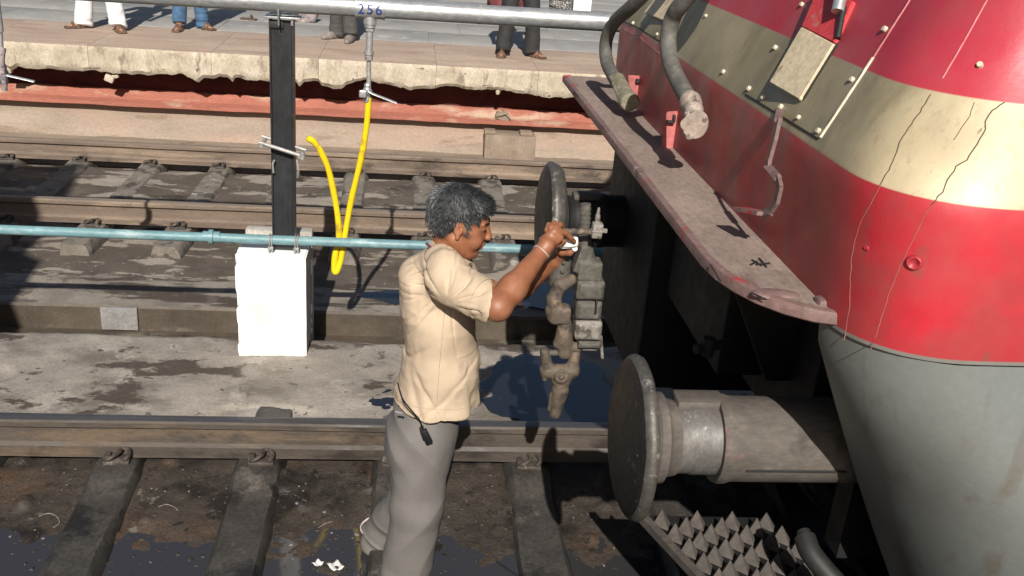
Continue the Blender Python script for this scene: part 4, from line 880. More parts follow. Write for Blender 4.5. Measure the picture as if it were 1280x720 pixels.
cast('clevis_neck', m_iron, [lambda S: S.cap(C(706, 404), C(704, 424), .026, .032, k=.01), lambda S: S.cap(C(697, 430), C(722, 434), .018, .020, k=.012), lambda S: S.cap(C(706, 420), C(706, 440), .03, .03, k=.01)], lo, hi)
lo = C(700, 480)-Vector((.14, .14, .2)); hi = C(700, 480)+Vector((.14, .14, .2))
cast('shackle', m_iron, [lambda S: S.cap(C(681, 440), C(685, 462), .020, .022, k=.018), lambda S: S.cap(C(719, 442), C(715, 462), .020, .024, k=.018), lambda S: S.cap(C(686, 464), C(715, 464), .028, .028, k=.018), lambda S: S.ell(C(702, 471), (.044, .036, .044)), lambda S: S.cap(C(679, 462), C(681, 473), .012, .012, k=.012),
     lambda S: S.ell(C(702, 471, CY-.036), (.030, .012, .030), k=.003), lambda S: S.ell(C(702, 471, CY-.050), (.022, .012, .022), k=.002, op='sub'), lambda S: S.ell(C(702, 471, CY-.040), (.012, .014, .012), k=.002),
     lambda S: S.cap(C(700, 488), C(694, 517), .034, .022, k=.02), lambda S: S.cap(C(689, 493), C(686, 512), .008, .006, k=.008)], lo, hi, .0035)
bm = nb(); q = C(706, 432); cyl(bm, C(684, 441), C(718, 441), .012, seg=14); bmobj('shackle_pin', bm, m_iron2, cp)

# hose brackets, brake hoses
def hplate(poly, th, mat, Y=None, X=None):
    bm = nb(); pts = [at(x, y, X=X) if X else at(x, y, Y=Y) for x, y in poly]; nrm = (pts[1]-pts[0]).cross(pts[2]-pts[0]).normalized(); prism(bm, pts, nrm*th); bmesh.ops.bevel(bm, geom=bm.edges[:], offset=.003, segments=2, affect='EDGES'); return bmobj('hose_bracket', bm, mat, loco, 40)
hb = hplate([(834, 140), (851, 139), (856, 146), (861, 182), (846, 193), (834, 190), (827, 184), (830, 160)], .012, m_redbr, Y=-.70)
bm = nb(); q = at(838, 152, Y=-.712); box(bm, q, (.026, .02, .008), None, .001); box(bm, q+Vector((.012, 0, .012)), (.008, .02, .026), None, .001); bmobj('keyhole_slot', bm, m_rubber, hb)
hb = hplate([(785, 94), (829, 97), (826, 104), (806, 132), (798, 134), (788, 118)], .012, m_redbr, Y=-.02)
bm = nb(); cyl(bm, at(797, 101, Y=-.03)+Vector((0, -.008, 0)), at(797, 101, Y=-.03)+Vector((0, .01, 0)), .009, seg=12); bmobj('bracket_hole', bm, m_rubber, hb)
def bhose(pts, r, name='brake_hose'):
    bm = nb(); tube(bm, pts, r, 18, 8); return bmobj(name, bm, m_hose, loco, 60)
hs = bhose([Vector((1.34, -.62, 2.46)), at(925, -88, X=1.12), at(900, -50, X=.98), at(856, 0, X=.90), at(841, 22, X=.885), at(835, 50, X=.88), at(839, 80, X=.885), at(849, 103, X=.90), at(862, 126, X=.91)], .029)
q0 = at(862, 124, X=.91); q1 = at(872, 156, X=.91)
S_ = SDF(q0-Vector((.1, .13, .2)), q0+Vector((.13, .13, .1)), .0032)
S_.cap(q0, q0.lerp(q1, .45), .030, .034, k=.01); S_.ell(q1, (.036, .046, .046), k=.02); S_.cap(q0.lerp(q1, .1), q0.lerp(q1, .2), .036, .036, k=.003); S_.ell(q1+Vector((-.034, 0, 0)), (.012, .034, .034), k=.003); S_.ell(q1+Vector((-.044, 0, 0)), (.012, .018, .018), k=.002)
S_.cap(q1+Vector((-.02, -.035, -.035)), q1+Vector((-.02, .04, -.04)), .014, .012, k=.006); S_.cap(q0.lerp(q1, .5)+Vector((-.03, -.02, 0)), q0.lerp(q1, .8)+Vector((-.03, .01, 0)), .007, k=.004)
link('coupling_head', S_.mesh('coupling_head', lambda V, N: .002*fbm(V[:, 0]*50, V[:, 1]*50, V[:, 2]*50, 3)), m_coup, hs, None)
hs = bhose([Vector((1.32, .02, 2.40)), at(868, -72, X=1.08), at(835, -38, X=.98), at(793, 5, X=.90), at(768, 28, X=.87), at(758, 50, X=.86), at(758, 75, X=.865), at(766, 94, X=.87), at(774, 106, X=.88)], .029)
q0 = at(772, 100, X=.88); q1 = at(786, 127, X=.90)
S_ = SDF(q0-Vector((.1, .2, .2)), q0+Vector((.13, .13, .1)), .0032)
S_.cap(q0, q1, .032, .036, k=.01); S_.ell(q1, (.040, .042, .034), k=.02); S_.cap(q0+Vector((-.03, 0, .01)), q1+Vector((-.036, 0, 0)), .008, k=.006); S_.ell(q0, (.036, .036, .02), k=.003); S_.cap(q0.lerp(q1, .3)+Vector((0, .04, -.02)), q0.lerp(q1, .7)+Vector((0, .04, -.02)), .010, k=.005)
link('coupling_head', S_.mesh('coupling_head', lambda V, N: .002*fbm(V[:, 0]*50, V[:, 1]*50, V[:, 2]*50, 4)), m_coupg, hs, None)

# handrail bracket bent out of flat bar in front of the nose
pts = [hit(975, 138)[0], at(973, 150, X=.955), at(968, 175, X=.945), at(961, 200, X=.94), at(960, 208, X=.94), at(972, 222, X=.935), at(975, 234, X=.935), at(971, 252, X=.935), at(963, 264, X=.93), at(955, 267, X=.925), at(926, 261, X=.90)]
bm = nb(); w = Vector((.006, .016, 0))
for i in range(len(pts)-1):
    a, b = pts[i], pts[i+1]; t = (b-a).normalized(); ww = Vector((0, 1, 0)); ww = (ww-t*ww.dot(t)).normalized()*.010 if i < 9 else Vector((1, 0, 0))*.022; nn = t.cross(ww).normalized()*.005
    vs = [bm.verts.new(p+s1*ww+s2*nn) for p in (a-t*.004, b+t*.004) for s1, s2 in ((-1, -1), (1, -1), (1, 1), (-1, 1))]
    for q in ((0, 1, 2, 3), (4, 5, 6, 7), (0, 1, 5, 4), (1, 2, 6, 5), (2, 3, 7, 6), (3, 0, 4, 7)): bm.faces.new([vs[k] for k in q])
bmobj('bent_step_bracket', bm, m_lipm, loco, 30)
# bolts on the nose
bme = nb(); cyl(bme, (0, 0, -.004), (0, 0, .006), .0075, .006, seg=8); bmesh.ops.recalc_face_normals(bme, faces=bme.faces); BOLT = bpy.data.meshes.new('bolt'); bme.to_mesh(BOLT); bme.free(); BOLT.materials.append(m_weldc)
def bolt(x, y, mat=None):
    q, n = hit(x, y, .002); o = bpy.data.objects.new('bolt', BOLT); COL.objects.link(o); o.parent = loco; o.location = q-worg(loco); o.rotation_euler = n.to_track_quat('Z', 'Y').to_euler(); s = random.uniform(.9, 1.15); o.scale = (s, s, s)
for q in ((773, 25), (792, 29), (803, 32), (822, 43), (937, 111), (955, 122), (977, 134), (999, 147), (1024, 164), (970, 60), (1066, 100), (883, 20), (1107, 37), (1003, 6), (1225, 82), (846, 70), (905, 90)): bolt(*q)
def bead(path, r, mat, name, jit=0., sub=1):
    P_ = []
    for i in range(len(path)-1):
        k = max(1, int(math.hypot(path[i+1][0]-path[i][0], path[i+1][1]-path[i][1])/6))
        for j in range(k):
            t = j/k; P_.append((path[i][0]*(1-t)+path[i+1][0]*t+random.uniform(-jit, jit), path[i][1]*(1-t)+path[i+1][1]*t))
    P_.append(path[-1]); pts = [hit(x, y, 0)[0] for x, y in P_]
    bm = nb(); tube(bm, pts, r, 6, 1, False); return bmobj(name, bm, mat, loco, 60)
# panel seams: dark open gap under the cream flap, raised weld beads
bead([(766, 22), (793, 32)], .0028, m_rubber, 'panel_gap'); bead([(793, 32), (832, 56)], .0028, m_rubber, 'panel_gap'); bead([(932, 118), (1023, 174)], .003, m_rubber, 'panel_gap')
bead([(1026, 172), (1052, 133), (1092, 72)], .0045, m_weldc, 'weld_seam'); bead([(1092, 72), (1140, -4)], .0035, m_weldr, 'weld_seam')
bead([(1178, 98), (1205, 52), (1236, -4)], .002, m_weldr, 'weld_seam')
bead([(1163, 118), (1150, 140), (1136, 160), (1124, 178), (1119, 196), (1108, 218), (1100, 232)], .0013, m_crack, 'paint_crack', .9)
bead([(1100, 232), (1090, 252), (1078, 272), (1072, 290), (1064, 320), (1063, 350), (1062, 385), (1055, 425)], .0009, m_crackr, 'paint_crack', .7)
bead([(1256, 128), (1240, 138), (1231, 152), (1232, 162), (1222, 180), (1208, 200), (1196, 208), (1185, 225), (1178, 240), (1164, 256)], .0014, m_crack, 'paint_crack', 1.1)
bead([(1164, 256), (1153, 275), (1141, 300), (1130, 322), (1122, 340), (1112, 365), (1104, 390), (1096, 415), (1089, 436)], .0010, m_crackr, 'paint_crack', .6)
bead([(1218, 128), (1212, 145), (1202, 160), (1192, 175)], .0009, m_crack, 'paint_crack', .8)
bead([(768, 30), (800, 47), (828, 70), (815, 98)], .0015, m_weldr, 'weld_seam'); 
# raised wedge pads on the raked nose: outer edge stands off the plating, the near edge dies into it
def pad(quad, h, mat, name, hs=(1, .3, .3, 1)):
    qs = [hit(x, y) for x, y in quad]; bm = nb(); lo = [bm.verts.new(q-n*.01) for q, n in qs]; hi = [bm.verts.new(q+n*h*k) for (q, n), k in zip(qs, hs)]
    bm.faces.new(lo[::-1]); bm.faces.new(hi)
    for i in range(4): bm.faces.new((lo[i], lo[(i+1) % 4], hi[(i+1) % 4], hi[i]))
    bmesh.ops.bevel(bm, geom=bm.edges[:], offset=.0025, segments=2, affect='EDGES'); bmobj(name, bm, mat, loco, 30)
pad([(974, 110), (1003, 127), (1046, 57), (1014, 41)], .035, m_padc, 'wedge_pad'); pad([(1014, 41), (1046, 56), (1070, 4), (1038, -16)], .035, m_padr, 'wedge_pad')
pad([(1003, 127), (1008, 121), (1051, 51), (1046, 57)], .006, m_rubber, 'pad_gap', (1, 1, 1, 1))
pad([(812, 20), (834, 28), (852, 4), (834, -8)], .03, m_padc, 'wedge_pad')
bm = nb(); cyl(bm, hit(1058, 22, .03)[0], hit(1078, -30, .05)[0], .016, seg=16); bmobj('drip_tube', bm, m_galv, loco)
bm = nb(); q, n = hit(1052, 38, .01); cyl(bm, hit(1050, 50, .008)[0], hit(1062, 14, .02)[0], .008, seg=10); bmobj('rubber_sleeve', bm, m_rubber, loco)
for (x, y, r) in ((1143, 328, .018), (1083, 310, .008)):
    q, n = hit(x, y, .0); S_ = SDF(q-Vector((.05, .05, .05)), q+Vector((.05, .05, .05)), .003); S_.ell(q, (r, r, r*.9)); S_.ell(q+n*(r*.9), (r*.8, r*.8, r*.8), k=.004, op='sub')
    link('dent_boss', S_.mesh('dent_boss'), m_redpaint, loco, None)
# cab windows and door, out of the frame above
for (y0, y1) in ((-2.0, -1.0), (-.68, .32)):
    bm = nb(); f = lambda z: 1.31+(z-2.6)*.475
    prism(bm, [(f(2.62)-.02, y0, 2.62), (f(2.62)-.02, y1, 2.62), (f(3.25)-.02, y1, 3.25), (f(3.25)-.02, y0, 3.25)], (-.012, 0, .01)); fr = bmobj('windscreen_frame', bm, m_rubber, loco)
    bm = nb(); prism(bm, [(f(2.67)-.036, y0+.05, 2.67), (f(2.67)-.036, y1-.05, 2.67), (f(3.2)-.036, y1-.05, 3.2), (f(3.2)-.036, y0+.05, 3.2)], (-.004, 0, .002)); bmobj('windscreen_pane', bm, m_glass, fr)
# pilot plate with raised pyramid grips
PZt = .35; A = at(795, 642, Z=PZt); B = at(870, 722, Z=PZt); e1 = (B-A).normalized(); Bx = A+e1*.9; e2 = Vector((1, -.02, 0)).normalized()
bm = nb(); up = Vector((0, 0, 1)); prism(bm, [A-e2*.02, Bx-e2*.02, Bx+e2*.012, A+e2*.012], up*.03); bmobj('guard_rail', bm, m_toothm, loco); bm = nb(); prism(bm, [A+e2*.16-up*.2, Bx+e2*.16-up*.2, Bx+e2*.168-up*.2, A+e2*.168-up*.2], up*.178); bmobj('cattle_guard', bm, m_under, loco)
bm = nb(); prism(bm, [A+e2*.013-up*.02, Bx+e2*.013-up*.02, Bx+e2*.6-up*.02, A+e2*.6-up*.02], up*.012); gp = bmobj('grip_plate', bm, m_under, loco)
V = []; Fc = []; s = .082
pm = nb(); vv = [pm.verts.new(p) for p in (-e1*s*.52, -e2*s*.42, e1*s*.52, e2*s*.42)]; ap = pm.verts.new(Vector((0, 0, .058))-e1*.012)
for k in range(4): pm.faces.new((vv[k], vv[(k+1) % 4], ap))
pm.faces.new(vv[::-1]); bmesh.ops.recalc_face_normals(pm, faces=pm.faces); TOOTH = bpy.data.meshes.new('grip_tooth'); pm.to_mesh(TOOTH); pm.free(); TOOTH.materials.append(m_toothm)
for i in range(9):
    for j in range(7):
        o = bpy.data.objects.new('grip_tooth', TOOTH); COL.objects.link(o); o.parent = gp; o.location = A+e1*(.06+(i+.5*(j % 2))*s*1.06)+e2*(.065+j*s*.80)-up*.006-worg(gp)
bm = nb(); tube(bm, [at(1006, 672, Z=.6), at(1013, 690, Z=.58), at(1030, 712, Z=.55), at(1060, 745, Z=.5)], .035, 16, 5); cyl(bm, at(1004, 664, Z=.61), at(1013, 690, Z=.58), .022, .03, seg=14); bmobj('drain_hose', bm, m_rubber, loco)

# ================================================================== the man at the coupling
def V3(v): return np.array(v, float)
man = thing('person', 'man in khaki short-sleeved shirt and grey trousers gripping the coupling lever', 'person', (.05, -.92, -.25))
def B(x, y, Y=-.95): return at(x, y, Y=Y)
Hc = B(577, 277); yw, pc, rl = .10, .20, 0.
hf = Vector((math.cos(pc)*math.cos(yw), -math.cos(pc)*math.sin(yw), -math.sin(pc))); hl = Vector((math.sin(yw), math.cos(yw), 0)); hu = hf.cross(hl); 
if hu.z < 0: hu = -hu
HM = np.array([[hf.x, hl.x, hu.x], [hf.y, hl.y, hu.y], [hf.z, hl.z, hu.z]])
def H(x, y, z): return V3(Hc)+HM @ np.array([x, y, z])
S_ = SDF((-.20, -1.52, -.30), (.62, -.42, 1.54), .0036)
# trunk, kept just inside the clothes
S_.cap(B(549, 350), B(548, 460), .095, .105, k=.03, sy=1.3); S_.cap(B(548, 460), B(532, 540), .105, .10, k=.03, sy=1.3); S_.cap(B(556, 340, -1.1), B(556, 340, -.8), .05, k=.04)
FR, FL = Vector((.035, -1.05, -.19)), Vector((-.06, -.64, -.19))
hipR, hipL = B(528, 548, -1.03), B(528, 548, -.87); knR, knL = B(521, 632, -1.06), B(512, 622, -.78)
for hp, kn, ft in ((hipR, knR, FR), (hipL, knL, FL)):
    an = Vector((ft.x, ft.y, -.13)); S_.cap(hp, kn, .085, .055, k=.03); S_.cap(kn, an, .055, .036, k=.02); S_.cap(an+Vector((-.03, 0, -.07)), an+Vector((.08, -.01, -.08)), .030, .030, k=.02); S_.cap(an+Vector((.08, -.01, -.082)), an+Vector((.15, -.015, -.09)), .030, .020, k=.02)
# arms
ShR, ElR, WrR = B(562, 352, -1.13), B(622, 384, -1.27), B(676, 316, -1.07)
ShL, ElL, WrL = B(566, 350, -.79), B(634, 372, -.70), B(694, 326, -.87)
for a, e, w in ((ShR, ElR, WrR), (ShL, ElL, WrL)):
    S_.cap(a, e, .056, .046, k=.02); S_.cap(e, e.lerp(w, .35), .043, .047, k=.02); S_.cap(e.lerp(w, .3), w, .046, .028, k=.02); 
# right hand closed round the lever; the index finger lies along it
def chain(pts, rs, k=.004):
    for i in range(len(pts)-1): S_.cap(pts[i], pts[i+1], rs[i], rs[i+1], k=k)
pc_ = B(688, 300, -1.045)
S_.cap(WrR, B(683, 307, -1.06), .027, .029, k=.012); S_.boxs(B(689, 299, -1.035), (.040, .017, .030), .015, .014, R=np.array(Matrix.Rotation(-.75, 3, 'Y')))
S_.cap(B(683, 305, -1.05), B(698, 291, -1.025), .020, .014, k=.01)
chain([B(697, 289, -1.03), B(706, 291, -1.015), B(713, 297, -1.0), B(718, 302, -.985)], [.0125, .0105, .0095, .008])
chain([B(694, 286, -1.03), B(700, 281, -1.00), B(703, 287, -.965), B(701, 295, -.965)], [.0125, .0108, .010, .0085])
chain([B(689, 285, -1.025), B(693, 279, -.995), B(697, 284, -.962), B(696, 293, -.960)], [.012, .0102, .0095, .008])
chain([B(684, 288, -1.015), B(686, 281, -.99), B(690, 283, -.962), B(690, 291, -.960)], [.011, .0095, .0085, .007])
chain([B(689, 307, -1.035), B(698, 305, -1.01), B(706, 301, -.99)], [.0135, .0115, .009], .008)
# left hand behind, holding the white cloth
S_.cap(WrL, B(702, 314, -.895), .026, .026, k=.01); S_.boxs(B(706, 309, -.905), (.032, .030, .016), .012, .012, R=np.array(Matrix.Rotation(-.6, 3, 'Y')))
for k in range(4):
    yy = -.945+.022*k; chain([B(708, 303, yy), B(717, 300, yy), B(722, 304, yy), B(719, 309, yy)], [.0108, .0098, .009, .008])
chain([B(703, 316, -.93), B(712, 316, -.945), B(719, 311, -.95)], [.013, .011, .0095], .008)
# neck and head
S_.cap(B(552, 340), H(-.02, 0, -.055), .068, .060, k=.03)
S_.ell(H(-.014, 0, .032), (.100, .079, .090), R=HM, k=.02); S_.ell(H(.028, 0, -.028), (.068, .062, .082), R=HM, k=.02)
S_.cap(H(.062, -.012, -.096), H(.062, .012, -.096), .024, k=.02); S_.cap(H(.02, 0, -.088), H(-.01, 0, -.085), .045, .04, k=.02)
for s in (-1, 1):
    S_.cap(H(-.012, s*.058, -.052), H(.045, s*.028, -.096), .020, .020, k=.02)         # jaw
    S_.cap(H(.05, s*.047, -.010), H(.015, s*.064, -.006), .021, .014, k=.016)            # cheekbone
    S_.ell(H(.062, s*.040, -.045), (.024, .022, .03), R=HM, k=.018)                      # cheek
    S_.ell(H(.092, s*.031, .009), (.018, .017, .011), R=HM, k=.010, op='sub')            # eye socket
    S_.ell(H(.0745, s*.031, .007), (.0135, .015, .0115), R=HM, k=.004)                   # lid
    S_.cap(H(.084, s*.014, .024), H(.074, s*.045, .024), .0085, .007, k=.010)            # brow
    S_.ell(H(.103, s*.012, -.031), (.012, .008, .0085), R=HM, k=.006)                    # nostril wing
    S_.ell(H(.107, s*.006, -.039), (.004, .0035, .005), R=HM, k=.002, op='sub')
    ec = H(-.006, s*.079, -.006); eR = HM @ np.array(Matrix.Rotation(-.18, 3, 'Y'))
    S_.ell(ec, (.016, .008, .027), R=eR, k=.006); S_.ell(H(-.003, s*.087, -.006), (.009, .006, .016), R=eR, k=.003, op='sub'); S_.ell(H(-.002, s*.080, -.034), (.008, .006, .010), R=eR, k=.004); S_.cap(H(.006, s*.083, -.004), H(.004, s*.083, -.016), .0045, k=.003)
S_.cap(H(.084, 0, .018), H(.103, 0, -.022), .0095, .012, k=.010); S_.ell(H(.105, 0, -.028), (.012, .011, .010), R=HM, k=.006)
S_.cap(H(.090, -.016, -.058), H(.090, .016, -.058), .0095, k=.006); S_.cap(H(.0955, -.006, -.0565), H(.0955, .006, -.0565), .006, k=.005); S_.cap(H(.086, -.014, -.072), H(.086, .014, -.072), .0095, k=.006); S_.cap(H(.099, -.02, -.0645), H(.099, .02, -.0645), .0028, k=.003, op='sub')
S_.ell(H(.092, 0, -.084), (.01, .02, .006), R=HM, k=.008, op='sub')
body = link('body', S_.mesh('body'), m_skin, man, None)
for s in (-1, 1):
    bm = nb(); tube(bm, [H(.086, s*.018, .004), H(.0885, s*.028, .0005), H(.084, s*.042, .001)], .0024, 6, 4); bmobj('eye', bm, m_rubber, man)
    bm = nb(); tube(bm, [H(.093, s*.012, .022), H(.0905, s*.026, .029), H(.079, s*.048, .026)], lambda t: .0042*(1-.6*t), 8, 4); bmobj('eyebrow', bm, m_rubber, man)
# hair
Sh = SDF(V3(Hc)-.17, V3(Hc)+.17, .0028)
Sh.ell(H(-.022, 0, .040), (.110, .091, .093), R=HM, k=.02); Sh.ell(H(-.062, 0, -.012), (.058, .074, .070), R=HM, k=.02)
Sh.ell(H(.050, 0, .078), (.048, .062, .040), R=HM, k=.02)
Sh.ell(H(.115, 0, -.020), (.080, .14, .082), R=HM, k=.012, op='sub')
for s in (-1, 1):
    Sh.ell(H(.052, s*.09, -.040), (.060, .050, .075), R=HM, k=.010, op='sub'); Sh.ell(H(-.002, s*.092, -.016), (.026, .026, .042), R=HM, k=.006, op='sub')
    Sh.cap(H(.020, s*.073, .02), H(.022, s*.070, -.006), .012, .006, k=.008)
Sh.cut(H(0, 0, -.070), HM @ np.array([-.35, 0, -1]))
hair = link('hair', Sh.mesh('hair', lambda V, N: .0032*fbm(V[:, 0]*30, V[:, 1]*30, V[:, 2]*30, 3)+.0006*vnoise(V[:, 0]*140, V[:, 1]*140, V[:, 2]*140, 5)-.003), m_hair, man, None)
wo = worg(man); hm = hair.data; vn = [(v.co+wo, v.normal.copy()) for v in hm.vertices]; rnd = random.Random(5); V = []; Fc = []
crown = Vector(H(-.05, 0, .13))
for _ in range(8000):
    p, n = rnd.choice(vn); q = V3(p)-V3(Hc); lx, lz = float(HM[:, 0] @ q), float(HM[:, 2] @ q)
    t = (p-crown); t = (t-n*t.dot(n)).normalized()+Vector((rnd.gauss(0, .2), rnd.gauss(0, .2), rnd.gauss(0, .2))); dr = (t+n*.12).normalized(); w = dr.cross(n).normalized()*.0008; L = rnd.uniform(.014, .032); b = len(V)
    V += [p-n*.001-w, p-n*.001+w, p+dr*L*.6+n*.001+w*.7, p+dr*L]; Fc += [(b, b+1, b+2), (b, b+2, b+3)]
o = link('hair_strands', pymesh('hair_strands', V, Fc), m_hairs, hair, None); o['kind'] = 'stuff'
# shirt
def ridge(n): return 1-2*np.abs(n)
Ss = SDF((-.22, -1.50, .50), (.50, -.48, 1.34), .0045)
for a, e, c_ in ((ShR, ElR, B(609, 377, -1.245)), (ShL, ElL, B(612, 366, -.745))):
    d_ = (c_-a).normalized(); Ss.cap(a, c_+d_*.03, .080, .069, k=.02)
cR = B(609.5, 376, -1.245); dR = (cR-ShR).normalized(); Ss.cut(cR+dR*.004, (dR.x, 0, dR.z))
Ss.cap(cR-dR*.03, cR+dR*.05, .054, .058, k=.006, op='sub')
Ss.cap(B(548, 352), B(549, 400), .112, .120, k=.04, sy=1.34); Ss.cap(B(549, 400), B(552, 455), .122, .138, k=.04, sy=1.3); Ss.cap(B(552, 455), B(545, 500), .138, .158, k=.04, sy=1.22); Ss.cap(B(545, 500), B(541, 560), .158, .180, k=.03, sy=1.2)
Ss.cap(B(556, 334, -1.10), B(556, 334, -.80), .062, .062, k=.05); Ss.cap(B(550, 326, -1.02), B(550, 326, -.88), .058, k=.03)
Ss.cap(B(516, 345, -.95), B(520, 380, -.95), .05, .05, k=.05, sy=2.2)
Ss.cap(B(563, 329), B(590, 305), .062, .075, k=.01, op='sub')
hemA, hemB = B(478, 500), B(606, 503); hd = (hemB-hemA); Ss.cut(B(545, 497), (hd.z*1., 0, -hd.x))
Ss.cap(B(541, 500), B(541, 600), .150, .172, k=.004, op='sub', sy=1.2) if False else None
AP = V3(B(558, 368, -1.16))
def shirtd(V, N):
    x, y, z = V.T; dx = x-AP[0]; dz = z-AP[2]; r = np.hypot(dx, dz); th = np.arctan2(dz, dx)
    w = np.clip((r-.025)/.07, 0, 1)*np.exp(-np.clip(r-.06, 0, 1)/.13); near = np.clip((-.9-y)*6, 0, 1)
    def cr(n, w_=.16): return np.exp(-(n/w_)**2)
    wx = x+.05*fbm(x*6, y*6, z*6, 90, 2); wz = z+.05*fbm(x*6, y*6, z*6, 91, 2)
    f = -.013*cr(vnoise(th*2.6+5+1.5*r, r*2.5, 0, 3))*w*near-.007*cr(vnoise(th*5.5+1, r*5, 0, 13), .2)*w*near
    f = f+.0045*fbm(x*8+z*1.5, y*8, z*2.6, 21, 3)
    low = np.clip((1.02-z)*5, 0, 1); bk = np.clip((.17-x)*6, 0, 1)
    f = f-.0105*cr(vnoise(wz*9-wx*7, y*2, 0, 8), .13)*low*(.35+.65*bk)-.006*cr(vnoise(wz*7+wx*10+3, y*3, 0, 18), .12)*low
    f = f-.005*cr(vnoise(wx*14+2, y*6, wz*3, 28), .14)*np.clip((.95-z)*4, 0, 1)+.0018*ridge(vnoise(wx*26, y*22, wz*22, 29))
    hemf = np.clip((.80-z)*4, 0, 1); ang = np.arctan2(y+.95, x-.12); f = f+.012*hemf*np.sin(ang*6+1.2+3*vnoise(ang, z*2, 0, 4))
    pk = (y < -.95)*np.exp(-((x-.262-.10*(1.0-z)*(z > .85))/.004)**2)*0; f = f+pk
    cu = np.clip(((cR.x-x)*dR.x+(cR.z-z)*dR.z)/.03, 0, 1); f = f*np.where((x > .2) & (z > .9), cu, 1); return f
shirt = link('shirt', Ss.mesh('shirt', shirtd), m_shirt, man, None)
_b = bmesh.new(); _b.from_mesh(shirt.data); _b.transform(Matrix.Translation(worg(shirt))); BS = BVHTree.FromBMesh(_b); _b.free()
m_seam = M('shirt_seam_thread', (.36, .27, .185), .9, fine=.1)
def seam(path, name='seam', r_=.0011):
    P_ = []
    for (xa, ya), (xb, yb) in zip(path, path[1:]):
        for j in range(6): P_.append((xa+(xb-xa)*j/6, ya+(yb-ya)*j/6))
    pts = []
    for x, y in P_+[path[-1]]:
        dd = (_F+_R*((x-640)/FPX)-_U*((y-360)/FPX)).normalized(); h = BS.ray_cast(CAM, dd)
        if h[0] is not None and (not pts or (h[0]-pts[-1]).length < .05): pts.append(h[0])
    if len(pts) > 3:
        bm = nb(); tube(bm, pts, r_, 5, 1, False); bmobj(name, bm, m_seam, man, 60)
seam([(545, 318), (538, 335), (537, 352), (543, 368), (554, 380)], 'sleeve_seam'); seam([(556, 386), (553, 420), (549, 460), (546, 505)], 'side_seam'); seam([(512, 345), (523, 340), (537, 336)], 'yoke_seam')
seam([(486, 492), (500, 502), (520, 509), (545, 512), (570, 512), (595, 508)], 'hem_stitching', .0009)
Fs = frame(dR); bm = nb(); tube(bm, [cR-dR*.018+Fs @ Vector((.0735*math.cos(a), .0735*math.sin(a), 0)) for a in [2*PI*j/28 for j in range(29)]], .0012, 5, 1, False); bmobj('sleeve_stitching', bm, m_shirt, man, 60)
bm = nb(); ring = [B(541, 309), B(547, 318, -1.02), B(563, 327, -1.045), B(581, 333, -1.01), B(590, 337, -.955)]; rin2 = [B(541, 309), B(551, 309, -.88), B(566, 316, -.86), B(584, 327, -.89), B(590, 337, -.945)]
for rg_ in (ring, rin2):
    pts = catmull(rg_, 6); prev = None
    for i, p in enumerate(pts):
        c0 = Vector(B(562, 325)); o_ = Vector((p.x-c0.x, p.y-c0.y, 0)).normalized(); up = Vector((0, 0, 1)); t = i/(len(pts)-1)
        q = [bm.verts.new(v) for v in (p-o_*.006-up*.004, p-o_*.004+up*.022, p+o_*.001+up*.028, p+o_*.007+up*.022, p+o_*(.022+.010*t)-up*(.014+.014*t), p+o_*(.018+.01*t)-up*(.018+.014*t))]
        if prev:
            for k in range(6): bm.faces.new((prev[k], prev[(k+1) % 6], q[(k+1) % 6], q[k]))
        prev = q
bmobj('collar', bm, m_shirt, man, 60)
bm = nb(); q = B(587, 331, -1.02); cyl(bm, q, q+Vector((.006, -.006, .004)), .006, seg=12); bmobj('button', bm, m_iron, man)
bm = nb(); tube(bm, [B(533, 304, -.99), B(538, 309, -1.01), B(544, 312, -1.03)], .005, 8, 4); bmobj('neck_label', bm, m_maroon, man)
# trousers
St = SDF((-.26, -1.30, -.25), (.32, -.42, .74), .0048)
for hp, kn, cf, r2, r3 in ((hipR, knR, Vector((FR.x-.01, FR.y, -.165)), .092, .094), (hipL, knL, Vector((FL.x-.015, FL.y, -.15)), .078, .074)):
    St.cap(hp, kn, .112, r2, k=.04); St.cap(kn, cf+Vector((0, 0, -.06)), r2, r3, k=.03)
St.cut((0, 0, -.165), (.12, .15, -1))
St.cap(B(536, 505), B(528, 545), .128, .128, k=.05, sy=1.15)
St.ell(B(505, 545), (.07, .16, .09), k=.04)
def troud(V, N):
    x, y, z = V.T; f = .009*ridge(vnoise(z*5.5-x*8, y*4+x*3, z*1.0, 41))*np.clip((.55-z)*4, 0, 1)+.006*fbm(x*9, y*9, z*3.5, 43, 3)
    lowr = np.clip((.06-z)*6, 0, 1); f = f+.011*lowr*ridge(vnoise(z*16+x*7, y*6+x*5, 0, 45))
    f = f+.006*ridge(vnoise(x*10+z*9, y*3, 0, 47))*np.clip((z-.3)*5, 0, 1); return f
tr = link('trousers', St.mesh('trousers', troud), m_trou, man, None)
bm = nb(); 
def cuffring(c, rx, ry, name='cuff_lining'):
    bm = nb(); pts = [c+Vector((rx*math.cos(a), ry*math.sin(a), -.12*rx*math.cos(a)*-1)) for a in [2*PI*k/24 for k in range(25)]]; tube(bm, pts, .0042, 6, 1, False); bmobj(name, bm, m_cuff, man, 60)
cuffring(Vector((FL.x-.015, FL.y, -.145)), .078, .076)
bm = nb(); tube(bm, [B(541, 670, -1.06), B(545, 672, -1.05), B(544, 676, -1.05), B(540, 675, -1.06)], .003, 6, 3); bmobj('loose_thread', bm, m_cuff, man)
